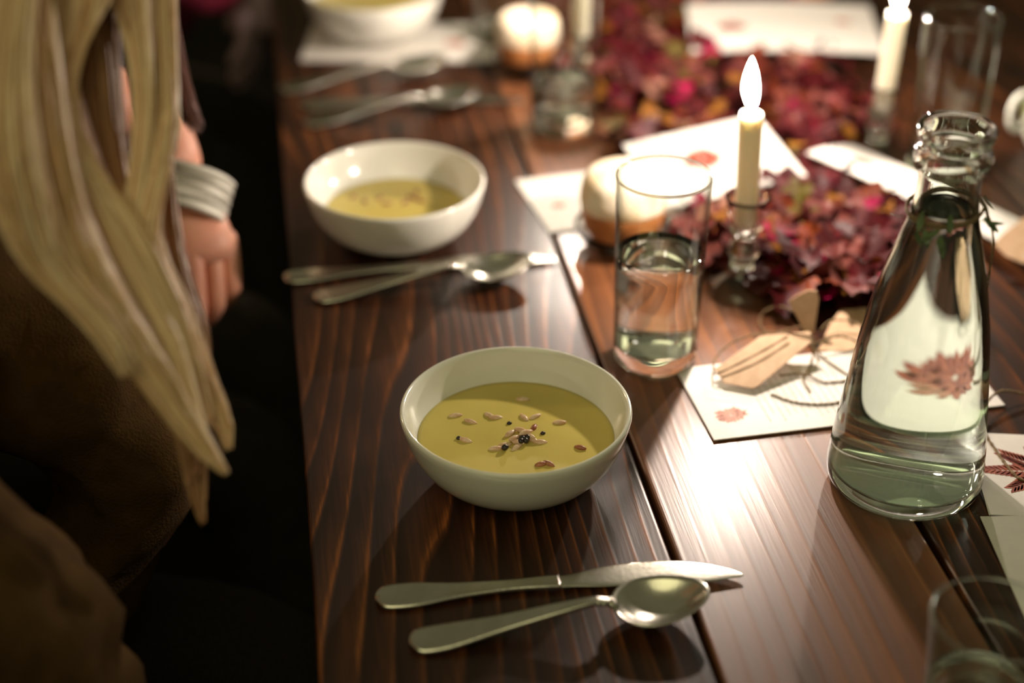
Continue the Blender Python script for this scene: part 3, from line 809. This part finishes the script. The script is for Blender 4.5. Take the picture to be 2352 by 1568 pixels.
kraft_tag('kraft paper tag flat beside the left shoulder of the carafe', [(1880, 802, .003), (1905, 752, .004), (1930, 712, .010), (1990, 706, .012), (2010, 770, .006), (1990, 800, .003), (1940, 806, .003)], .01)
kraft_tag('kraft paper tag with dark writing at the right edge, on the slanting card', [(2283, 560, .022), (2300, 540, .026), (2352, 500, .034), (2420, 500, .034), (2420, 600, .016), (2352, 606, .014), (2310, 590, .016)], .02)
bmw = bmesh.new()
tw = thing('twine_loop', 'loose curl of jute twine at the right of the carafe base', 'twine', (0, 0, 0))
P_ = [tuple(at(*q)) for q in [(2400, 925, .004), (2352, 905, .006), (2300, 898, .009), (2265, 925, .008), (2255, 960, .005), (2262, 995, .004), (2285, 1030, .003), (2310, 1065, .003), (2345, 1100, .003), (2420, 1115, .003)]]
obj('strand', add_tube(bmw, spline(P_, 90), [0.0010*(1+0.25*math.sin(k*1.7)) for k in range(90)], 7), TWINE, tw)

# ------------------------------------------------------------------ garland of autumn leaves
gar = thing('leaf_garland', 'garland of dried burgundy, pink and amber autumn leaves along the table centre', 'garland', (0, 0, 0))
LC = [simple('burgundy_leaf', (0.075, 0.006, 0.008), 0.5, (0.035, 0.004, 0.005), 40, spec=0.15, bump=0.3),
      simple('dusky_pink_leaf', (0.15, 0.042, 0.033), 0.5, (0.085, 0.018, 0.016), 40, spec=0.15, bump=0.3),
      simple('rust_leaf', (0.17, 0.034, 0.010), 0.5, (0.09, 0.016, 0.006), 40, spec=0.15, bump=0.3),
      simple('crimson_petal', (0.24, 0.0015, 0.040), 0.6, (0.15, 0.001, 0.022), 40, spec=0.15, bump=0.2),
      simple('amber_leaf', (0.26, 0.105, 0.012), 0.6, (0.16, 0.06, 0.01), 40, spec=0.15, bump=0.2),
      simple('olive_leaf', (0.10, 0.08, 0.015), 0.5, (0.07, 0.045, 0.01), 40, spec=0.15, bump=0.2),
      simple('pale_petal', (0.27, 0.13, 0.09), 0.5, (0.18, 0.075, 0.055), 40, spec=0.15, bump=0.2)]
def lobed_leaf(Rr, seed):
    """a lobed, toothed vine leaf, curled"""
    r_ = random.Random(seed); bm = bmesh.new()
    n = 40; c = bm.verts.new((0, 0, 0)); mid = []; rim = []
    ph = [r_.uniform(0, 6) for _ in range(4)]
    for k in range(n):
        a = 2*math.pi*k/n
        lobes = 0.62+0.38*abs(math.cos(2.5*a))**0.7
        tooth = 1+0.07*(1 if k % 2 else -1)
        notch = 1-0.55*math.exp(-((a-math.pi)/0.22)**2)
        r = Rr*lobes*tooth*notch
        for q, lst in ((0.55, mid), (1.0, rim)):
            x, y = r*q*math.cos(a), r*q*math.sin(a)
            z = Rr*q*(0.22*math.sin(2*a+ph[0])+0.14*math.sin(3*a+ph[1])+0.10*math.sin(5*a+ph[2]))*q
            lst.append(bm.verts.new((x, y, z)))
    for v in bm.verts:
        v.co.z += 0.10*Rr*noise.noise(Vector((v.co.x*70, v.co.y*70, seed*3.1)))*2
    for k in range(n):
        j = (k+1) % n
        bm.faces.new((c, mid[k], mid[j])); bm.faces.new((mid[k], rim[k], rim[j], mid[j]))
    return bm
def mesh_of(bm, mats, name):
    me = bpy.data.meshes.new(name); bm.to_mesh(me); bm.free()
    for p in me.polygons: p.use_smooth = True
    me.materials.append(mats); return me
big = [[mesh_of(lobed_leaf(0.034, 10*s+i), LC[i], 'leaf') for i in (0, 1, 2, 0, 0)] for s in range(3)]
small = [[mesh_of(leaflet(0.024, 0.0085, 0.5, 8, 0.2, s*7+i), LC[i], 'leaf') for i in range(7)] for s in range(3)]
petal = [[mesh_of(lobed_leaf(0.0125, 50+10*s+i), LC[i], 'petal') for i in range(7)] for s in range(2)]
# centre line of the garland on the table and its half width
rn = random.Random(21)
spine = [(1940, 690, 0.045), (1880, 610, 0.085), (1830, 520, 0.11), (1780, 400, 0.125), (1680, 280, 0.13), (1610, 160, 0.14), (1560, 60, 0.14), (1520, -30, 0.14)]
SPW = []
for px, py, w in spine:
    p = at(px, py); SPW.append((p.x, p.y, w))
SPL = spline(SPW, 60)
keep_out = [(K1.x, K1.y, 0.030), (K2.x, K2.y, 0.03), (K3.x, K3.y, 0.03), (0.185, 1.02, 0.04)]
CARDS = []
for o in bpy.data.objects:
    if o.get('category') in ('card', 'tag'):
        for ch in o.children:
            if ch.name.split('.')[0] in ('sheet', 'paper'):
                M = Matrix.LocRotScale(o.location, o.rotation_euler, (1, 1, 1)); Mi = M.inverted()
                xs_ = [v.co.x for v in ch.data.vertices]; ys_ = [v.co.y for v in ch.data.vertices]
                CARDS.append((Mi, min(xs_)-.006, max(xs_)+.006, min(ys_)-.004, max(ys_)+.010))
def over_card(x, y):
    for Mi, a, b, c, d in CARDS:
        q = Mi @ Vector((x, y, 0.015))
        if a < q.x < b and c < q.y < d: return True
    return False
def spot():
    for _ in range(60):
        x, y, w = SPL[int(59*rn.random()**1.0)]
        a = rn.uniform(-1, 1)
        q = Vector((x+a*w*0.98, y+rn.uniform(-.02, .02)+a*w*0.15))
        if not over_card(q.x, q.y) and all((q-Vector(k[:2])).length > k[2] for k in keep_out): return q.x, q.y, abs(a)
    return x, y, 0
def settle(o):
    M = Matrix.LocRotScale(Vector((0, 0, 0)), o.rotation_euler, o.scale)
    lo = min((M @ Vector(v.co)).z for v in o.data.vertices)
    o.location.z = max(o.location.z, 0.0008-lo)
def add_leaf(mesh, nm, x, y, z, tilt):
    o = bpy.data.objects.new(nm, mesh); C.objects.link(o); o.parent = gar
    o.location = (x, y, z)
    o.rotation_euler = (rn.uniform(-tilt, tilt), rn.uniform(-tilt, tilt), rn.uniform(0, 6.28))
    s = rn.uniform(0.75, 1.2); o.scale = (s, s, s)
    settle(o)
    return o
for k in range(110):
    x, y, e = spot(); add_leaf(rn.choice(rn.choice(big)), 'leaf', x, y, 0.010+0.010*rn.random()*(1-e), 0.28)
for k in range(170):
    x, y, e = spot()
    c = rn.choices(range(7), (7, 3, 4, 3.5, 3, 1.4, 1.2))[0]
    add_leaf(rn.choice(small)[c], 'leaf', x, y, 0.014+0.016*rn.random()*(1-e*e), 0.6)
for k in range(180):
    x, y, e = spot()
    c = rn.choices(range(7), (5, 2.5, 3, 5, 3.4, 1.6, 1.8))[0]
    add_leaf(rn.choice(petal)[c], 'petal', x, y, 0.014+0.020*rn.random()*(1-e*e), 0.7)
# the large leaves in front of the carafe shoulder
for px, py, s, c, rz in [(1950, 640, 1.5, 1, 0.6), (1905, 690, 1.0, 0, 2.4), (1880, 590, 1.2, 0, 2.0), (1990, 590, 1.4, 0, 4.0), (1830, 650, 1.0, 2, 1.0), (1905, 510, 1.0, 1, 3.0), (1800, 540, 1.0, 1, 5), (2000, 480, 1.1, 0, 1)]:
    p = at(px, py, 0.02)
    if over_card(p.x, p.y): continue
    o = add_leaf(big[0][c], 'leaf', p.x, p.y, 0.018, 0.25); o.scale = (s, s, s); o.rotation_euler.z = rz; settle(o)

# ------------------------------------------------------------------ people
def skinned(name, verts, edges, radii, m, parent, sub=2, folds=0.0, fsize=0.06, root=0):
    me = bpy.data.meshes.new(name); me.from_pydata([tuple(v) for v in verts], edges, [])
    o = link(name, me, parent)
    sk = o.modifiers.new('skin', 'SKIN'); sk.use_smooth_shade = True; sk.branch_smoothing = 0.6
    for i, v in enumerate(me.skin_vertices[0].data):
        r = radii[i]; v.radius = r if isinstance(r, tuple) else (r, r); v.use_root = (i == root)
    ss = o.modifiers.new('smooth', 'SUBSURF'); ss.levels = sub; ss.render_levels = sub
    if folds:
        tx = bpy.data.textures.new(name+'_folds', 'CLOUDS'); tx.noise_scale = fsize; tx.noise_depth = 2
        dm = o.modifiers.new('folds', 'DISPLACE'); dm.texture = tx; dm.strength = folds; dm.texture_coords = 'GLOBAL'; dm.mid_level = 0.5
    me.materials.append(m)
    return o
def person(label, j, top_m, skin_m, bare_right=False):
    """j: dictionary of joint positions (world); body = one continuous skin, clothes = children"""
    base = Vector(j['pelvis']); base.z = -0.30
    t = thing('person', label, 'person', base)
    names = ['pelvis', 'waist', 'chest', 'upper', 'neck', 'jaw', 'skull', 'crown',
             'sR', 'eR', 'wR', 'sL', 'eL', 'wL', 'hipR', 'kneeR', 'ankR', 'toeR', 'hipL', 'kneeL', 'ankL', 'toeL']
    rad = dict(pelvis=(.14, .115), waist=(.115, .10), chest=(.135, .11), upper=(.12, .09), neck=.050, jaw=(.058, .062), skull=(.076, .088), crown=(.055, .06),
               sR=.058, eR=.042, wR=.027, sL=.058, eL=.042, wL=.027, hipR=.085, kneeR=.058, ankR=.040, toeR=.032, hipL=.085, kneeL=.058, ankL=.040, toeL=.032)
    rad.update(j.get('rad', {}))
    V = [Vector(j[n])-base for n in names]
    E_ = [(0, 1), (1, 2), (2, 3), (3, 4), (4, 5), (5, 6), (6, 7), (3, 8), (8, 9), (9, 10), (3, 11), (11, 12), (12, 13), (0, 14), (14, 15), (15, 16), (16, 17), (0, 18), (18, 19), (19, 20), (20, 21)]
    body = skinned('body', V, E_, [rad[n] for n in names], skin_m, t)
    # clothes follow the same skeleton, a little wider
    def cloth(nm, keep, edges, grow, m, folds, fsize=0.07, root=0):
        Vv = [V[names.index(k)] for k in keep]
        Rr = [tuple(x+grow for x in rad[k]) if isinstance(rad[k], tuple) else (rad[k]+grow, rad[k]+grow) for k in keep]
        return skinned(nm, Vv, edges, Rr, m, t, 3, folds, fsize, root)
    if bare_right:
        cloth('sweater', ['pelvis', 'waist', 'chest', 'upper', 'sR', 'sL', 'eL', 'wL'],
              [(0, 1), (1, 2), (2, 3), (3, 4), (3, 5), (5, 6), (6, 7)], 0.016, top_m, 0.02, 0.05)
    else: cloth('sweater', ['pelvis', 'waist', 'chest', 'upper', 'sR', 'eR', 'wR', 'sL', 'eL', 'wL'],
          [(0, 1), (1, 2), (2, 3), (3, 4), (4, 5), (5, 6), (3, 7), (7, 8), (8, 9)], j.get('grow', 0.016), top_m, j.get('folds', 0.035), j.get('fsize', 0.05))
    cloth('trousers', ['pelvis', 'hipR', 'kneeR', 'ankR', 'hipL', 'kneeL', 'ankL'], [(0, 1), (1, 2), (2, 3), (0, 4), (4, 5), (5, 6)], 0.014, j.get('legs', SWEATER_DARK), 0.012)
    # face
    jaw, sk, cr = (Vector(j[k]) for k in ('jaw', 'skull', 'crown'))
    fwd = Vector(j['face']).normalized(); side = fwd.cross(Vector((0, 0, 1))).normalized(); upv = side.cross(fwd)
    fc = (jaw+sk)/2
    for sgn in (-1, 1):
        bm = bmesh.new(); bmesh.ops.create_uvsphere(bm, u_segments=12, v_segments=8, radius=0.012)
        o = obj('eye', bm, CERAMIC, t, loc=fc+fwd*0.066+side*sgn*0.031+upv*0.022-base)
        bm = bmesh.new(); bmesh.ops.create_uvsphere(bm, u_segments=10, v_segments=8, radius=0.014)
        for v in bm.verts: v.co.y *= 0.4; v.co.z *= 1.9
        o = obj('ear', bm, skin_m, t, loc=fc+side*sgn*0.078-fwd*0.005-base, rot=(0, 0, math.atan2(side.y, side.x)+math.pi/2))
    nb = add_tube(bmesh.new(), [fc+fwd*0.068+upv*0.022-base, fc+fwd*0.084+upv*0.0-base, fc+fwd*0.096-upv*0.016-base, fc+fwd*0.074-upv*0.022-base], [0.006, 0.008, 0.011, 0.008], 8)
    obj('nose', nb, skin_m, t)
    mb = add_tube(bmesh.new(), [fc+fwd*0.062-upv*0.044+side*x-base+fwd*(0.012-abs(x)*0.4) for x in (-.022, -.011, 0, .011, .022)], [0.002, 0.005, 0.006, 0.005, 0.002], 8)
    obj('lips', mb, simple('lips', (0.42, 0.14, 0.11), 0.4), t)
    return t, base
def hand(t, base, wrist, direc, palm_n, thumb_side, skin_m, L=0.175, curl=0.9, spread=0.12):
    """palm and five bent fingers grown from the wrist; a part of the person"""
    d = Vector(direc).normalized(); n = Vector(palm_n); n = (n-d*n.dot(d)).normalized(); s = d.cross(n)*thumb_side
    w = Vector(wrist)-base
    V = []; E_ = []; Rr = []
    def add(p, r, par=None):
        V.append(p); Rr.append(r)
        if par is not None: E_.append((par, len(V)-1))
        return len(V)-1
    root = add(w-d*0.03, (.026, .024))
    i1 = add(w, (.026, .022), root)
    pc = add(w+d*L*0.24, (.034, .019), i1)
    pk = add(w+d*L*0.40+n*0.003, (.036, .017), pc)
    obj_p = skinned('palm', V, E_, Rr, skin_m, t, 2)
    lens = (0.92, 1.0, 0.95, 0.78)
    for k, off in enumerate((0.030, 0.010, -0.010, -0.028)):
        st = w+d*L*(0.33-0.02*abs(k-1))+s*off
        a = 0.0; pos = st; pts = [st-d*0.012]; dd = (d+s*(off*spread*12)).normalized()
        pts.append(pos)
        for seg, ln in enumerate((0.26, 0.155, 0.12)):
            a += curl*(0.35, 0.8, 0.6)[seg]
            pos = pos+(dd*math.cos(a)+n*math.sin(a))*L*ln*lens[k]
            pts.append(pos)
        skinned('finger', pts, [(i, i+1) for i in range(4)], [.0100, .0098, .0090, .0082, .0068], skin_m, t, 2)
    st = w+d*L*0.10+s*0.022
    pts = [st, st+(d*0.6+s*0.7)*0.034, st+(d*0.9+s*0.85)*0.052+n*0.010, st+(d*1.25+s*0.72)*0.062+n*0.022]
    skinned('thumb', pts, [(0, 1), (1, 2), (2, 3)], [.0135, .0125, .0105, .0082], skin_m, t, 2)

def strands(name, locks, m, parent, base, n_pts=14, thick=0.00055):
    """locks: (list of (point, spread), strand count, taper end 0..1)"""
    cu = bpy.data.curves.new(name, 'CURVE'); cu.dimensions = '3D'; cu.bevel_depth = thick; cu.bevel_resolution = 0; cu.use_fill_caps = False
    r_ = random.Random(len(locks)*7+len(name))
    for pts, cnt in locks:
        K = [(p.x, p.y, p.z, w) for p, w in pts]
        for _ in range(cnt):
            a = r_.uniform(0, 6.28); q = math.sqrt(r_.random()); ph = r_.uniform(0, 6.28); wv = r_.uniform(0, 0.12); tw = r_.uniform(-.8, .8)
            stop = r_.uniform(0.86, 1.0)
            sp = spline(K, n_pts)
            c = cu.splines.new('POLY'); c.points.add(n_pts-1)
            for i, (x, y, z, w) in enumerate(sp):
                u = i/(n_pts-1)*stop
                x, y, z, w = sp[i] if stop > 0.99 else tuple(A+(B-A)*((u*(n_pts-1)) % 1) for A, B in zip(sp[int(u*(n_pts-1))], sp[min(n_pts-1, int(u*(n_pts-1))+1)]))
                aa = a+tw*u
                c.points[i].co = (x+w*q*math.cos(aa)+wv*w*math.sin(9*u+ph)-base.x, y+0.9*w*q*math.sin(aa)-base.y, z+w*q*0.35*math.sin(aa+1)-base.z, 1)
                c.points[i].radius = 1.0-0.5*u
    cu.materials.append(m)
    tmp = bpy.data.objects.new(name+'_tmp', cu); C.objects.link(tmp)
    me = bpy.data.meshes.new_from_object(tmp); me.name = name
    bpy.data.objects.remove(tmp); bpy.data.curves.remove(cu)
    for p in me.polygons: p.use_smooth = True
    return link(name, me, parent)

def lock_px(pts, cnt):
    """pts: (px, py, distance, spread in pixels)"""
    return [(along(px, py, t), w*t/F_PX) for px, py, t, w in pts], cnt

# blond guest, nearest, seen from her right side
PA = dict(pelvis=(-.58, .84, -.145), waist=(-.56, .83, -.03), chest=(-.50, .81, .08), upper=(-.45, .80, .20), neck=(-.40, .80, .33), jaw=(-.355, .80, .42), skull=(-.355, .80, .49), crown=(-.365, .80, .56),
          sR=(-.385, .66, .20), eR=(-.268, .67, .0), wR=(-.42, .80, -.15), sL=(-.41, .92, .20), eL=(-.252, .93, -.02), wL=(-.40, .86, -.17),
          hipR=(-.54, .78, -.19), kneeR=(-.17, .76, -.225), ankR=(-.13, .77, -.62), toeR=(-.01, .77, -.70), hipL=(-.54, .93, -.19), kneeL=(-.17, .945, -.225), ankL=(-.13, .95, -.62), toeL=(-.01, .96, -.70),
          face=(1, 0.05, -0.35), legs=KNIT, grow=0.022, folds=0.05, fsize=0.07, rad=dict(sR=.070, eR=.060, wR=.034))
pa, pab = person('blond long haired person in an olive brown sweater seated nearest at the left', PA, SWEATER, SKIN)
hand(pa, pab, PA['wR'], (.5, .6, -.35), (0, 0, -1), 1, SKIN)
hand(pa, pab, PA['wL'], (.5, -.6, -.35), (0, 0, -1), -1, SKIN)
LB = [
 ([(345, -260, .90, 70), (352, -40, .90, 52), (365, 150, .90, 44), (375, 330, .89, 38), (340, 470, .885, 34), (330, 590, .885, 44), (395, 730, .89, 50), (455, 870, .90, 36), (510, 960, .905, 24), (524, 1030, .905, 10)], 420),
 ([(20, -260, .84, 90), (40, -40, .84, 75), (70, 150, .84, 70), (100, 350, .845, 66), (150, 520, .85, 60), (230, 680, .86, 52), (330, 820, .87, 46), (400, 930, .88, 36), (470, 1030, .885, 24), (518, 1085, .89, 9)], 560),
 ([(150, -260, .87, 90), (160, -60, .87, 80), (130, 120, .87, 60), (140, 270, .87, 40), (200, 390, .87, 26), (270, 480, .875, 26), (320, 560, .88, 34), (380, 700, .885, 40), (430, 840, .89, 34), (470, 980, .895, 24)], 330),
 ([(60, -200, .82, 60), (20, 100, .82, 60), (20, 300, .82, 70), (60, 480, .83, 66), (110, 600, .84, 50), (220, 720, .85, 40), (300, 850, .86, 30)], 300),
 ([(300, -260, .885, 60), (290, -60, .885, 60), (315, 60, .885, 34), (330, 200, .885, 24), (325, 330, .885, 22), (310, 440, .885, 22), (300, 540, .885, 28), (350, 680, .89, 30), (430, 800, .895, 24)], 220),
 ([(200, -260, .86, 80), (215, -40, .86, 60), (190, 60, .865, 40), (150, 180, .865, 26), (160, 330, .865, 22), (240, 500, .87, 22), (300, 620, .875, 30), (390, 780, .88, 30), (440, 950, .885, 24), (480, 1050, .885, 14)], 220)]
LBR = [
 ([(180, -240, .90, 90), (190, -30, .90, 80), (210, 90, .90, 62), (230, 260, .905, 52), (260, 420, .91, 40), (300, 560, .91, 40), (390, 760, .92, 44), (430, 930, .92, 36), (450, 1060, .92, 26), (462, 1150, .92, 12)], 380),
 ([(80, -240, .88, 80), (90, 0, .88, 80), (120, 200, .88, 60), (200, 420, .885, 50), (280, 600, .89, 46), (370, 780, .90, 40), (420, 960, .90, 30), (440, 1100, .905, 18)], 260),
 ([(420, 900, .92, 30), (440, 1040, .92, 26), (452, 1130, .92, 18), (466, 1200, .925, 8)], 140),
 ([(380, 250, .93, 18), (380, 420, .93, 22), (400, 620, .93, 34), (450, 760, .93, 30), (470, 860, .93, 16)], 120)]
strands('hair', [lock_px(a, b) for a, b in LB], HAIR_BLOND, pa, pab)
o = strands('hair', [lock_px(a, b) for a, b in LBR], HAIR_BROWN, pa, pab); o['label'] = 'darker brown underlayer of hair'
# hair over the crown
cap = bmesh.new(); bmesh.ops.create_uvsphere(cap, u_segments=32, v_segments=20, radius=0.105)
for v in cap.verts:
    v.co.z *= 1.05
    if v.co.x > 0.05 and v.co.z < 0.045: v.co.x = 0.05
    if v.co.z < -0.02: v.co.y *= 1.05
o = obj('hair_cap', cap, HAIR_BLOND, pa, loc=Vector((-.375, .80, .505))-pab)

# second guest: dark clothes, auburn hair, hand on the knee
PBw = along(412, 425, 1.37)
PB = dict(pelvis=(-.64, 1.30, -.145), waist=(-.62, 1.31, -.03), chest=(-.58, 1.32, .09), upper=(-.53, 1.33, .20), neck=(-.49, 1.33, .32), jaw=(-.45, 1.33, .41), skull=(-.45, 1.33, .48), crown=(-.46, 1.33, .55),
          sR=(-.50, 1.20, .20), eR=tuple(along(350, 270, 1.40)), wR=tuple(PBw), sL=(-.51, 1.46, .20), eL=(-.45, 1.54, 0), wL=(-.42, 1.46, -.12),
          hipR=(-.60, 1.25, -.19), kneeR=(-.25, 1.24, -.225), ankR=(-.22, 1.25, -.62), toeR=(-.12, 1.25, -.70), hipL=(-.60, 1.41, -.19), kneeL=(-.26, 1.44, -.225), ankL=(-.24, 1.44, -.62), toeL=(-.14, 1.45, -.70),
          face=(1, 0, -0.2), folds=0.02, rad=dict(eR=.034, wR=.028))
pb, pbb = person('auburn haired person in dark clothes beyond the blond one, hand hanging over the lap', PB, SWEATER_DARK, SKIN, bare_right=True)
hand(pb, pbb, PBw, along(545, 800, 1.33)-PBw, (-.45, .1, -1), -1, SKIN, L=0.200, curl=1.25, spread=0.02)
dW = (along(545, 800, 1.33)-PBw).normalized()
bm = bmesh.new()
pr = []
for k in range(5):
    z = -0.014+0.007*k
    pr += [(0.0345, z), (0.0375, z+0.0018), (0.0375, z+0.0045), (0.0345, z+0.0062)]
add_lathe(bm, pr+[(0.0325, 0.020), (0.0325, -0.014)], 40, False, False)
bb = obj('bracelet', bm, BAND, pb, loc=PBw-pbb+dW*0.004)
bb.rotation_euler = (dW+Vector((-0.55, 0.1, 0.0))).to_track_quat('Z', 'Y').to_euler(); bb.scale = (1.22, 1.0, 1.15)
bb['label'] = 'white and grey striped fabric bracelet'
LA = [([(250, -560, 1.22, 120), (300, -200, 1.24, 80), (370, 0, 1.26, 34), (395, 120, 1.28, 26), (420, 230, 1.30, 26), (455, 300, 1.31, 18)], 120),
      ([(200, -560, 1.26, 120), (260, -200, 1.28, 80), (330, 0, 1.30, 60), (350, 200, 1.30, 50), (380, 360, 1.32, 30)], 200)]
strands('hair', [lock_px(a, b) for a, b in LA], HAIR_AUBURN, pb, pbb)
cap = bmesh.new(); bmesh.ops.create_uvsphere(cap, u_segments=32, v_segments=20, radius=0.105)
for v in cap.verts:
    v.co.z *= 1.05
    if v.co.x > 0.05 and v.co.z < 0.045: v.co.x = 0.05
obj('hair_cap', cap, HAIR_AUBURN, pb, loc=Vector((-.47, 1.33, .495))-pbb)

PCw = along(572, -25, 1.97)
PC = dict(pelvis=(-.70, 1.92, -.145), waist=(-.66, 1.92, -.03), chest=(-.58, 1.93, .08), upper=(-.53, 1.93, .20), neck=(-.50, 1.93, .32), jaw=(-.46, 1.93, .41), skull=(-.46, 1.93, .48), crown=(-.47, 1.93, .55),
          sR=(-.52, 1.80, .20), eR=(-.43, 1.86, .07), wR=tuple(PCw), sL=(-.52, 2.06, .20), eL=(-.46, 2.12, 0.02), wL=(-.46, 2.0, -.10),
          hipR=(-.66, 1.86, -.19), kneeR=(-.36, 1.84, -.225), ankR=(-.33, 1.85, -.62), toeR=(-.23, 1.85, -.70), hipL=(-.66, 2.01, -.19), kneeL=(-.36, 2.04, -.225), ankL=(-.33, 2.04, -.62), toeL=(-.23, 2.05, -.70),
          face=(1, 0, -0.2), folds=0.02)
pc, pcb = person('person in a crimson top at the far left, only a blurred edge in view', PC, RED_TOP, SKIN)
hand(pc, pcb, PCw, along(584, 110, 1.97)-PCw, (-.8, 0, -.2), 1, DIM_SKIN, L=0.15, curl=0.5)
cap = bmesh.new(); bmesh.ops.create_uvsphere(cap, u_segments=32, v_segments=20, radius=0.105)
for v in cap.verts:
    if v.co.x > 0.05 and v.co.z < 0.045: v.co.x = 0.05
obj('hair_cap', cap, HAIR_BROWN, pc, loc=Vector((-.48, 1.93, .495))-pcb)

CAUSTIC_GLASS = True
if CAUSTIC_GLASS:
    for o in bpy.data.objects:
        if o.type != 'MESH': continue
        if o.name.split('.')[0] in ('glass_body', 'glass_stem', 'water', 'glass_base'): o.cycles.is_caustics_caster = True
        if o.name.split('.')[0] in ('plank', 'sheet', 'bowl_body', 'soup'): o.cycles.is_caustics_receiver = True
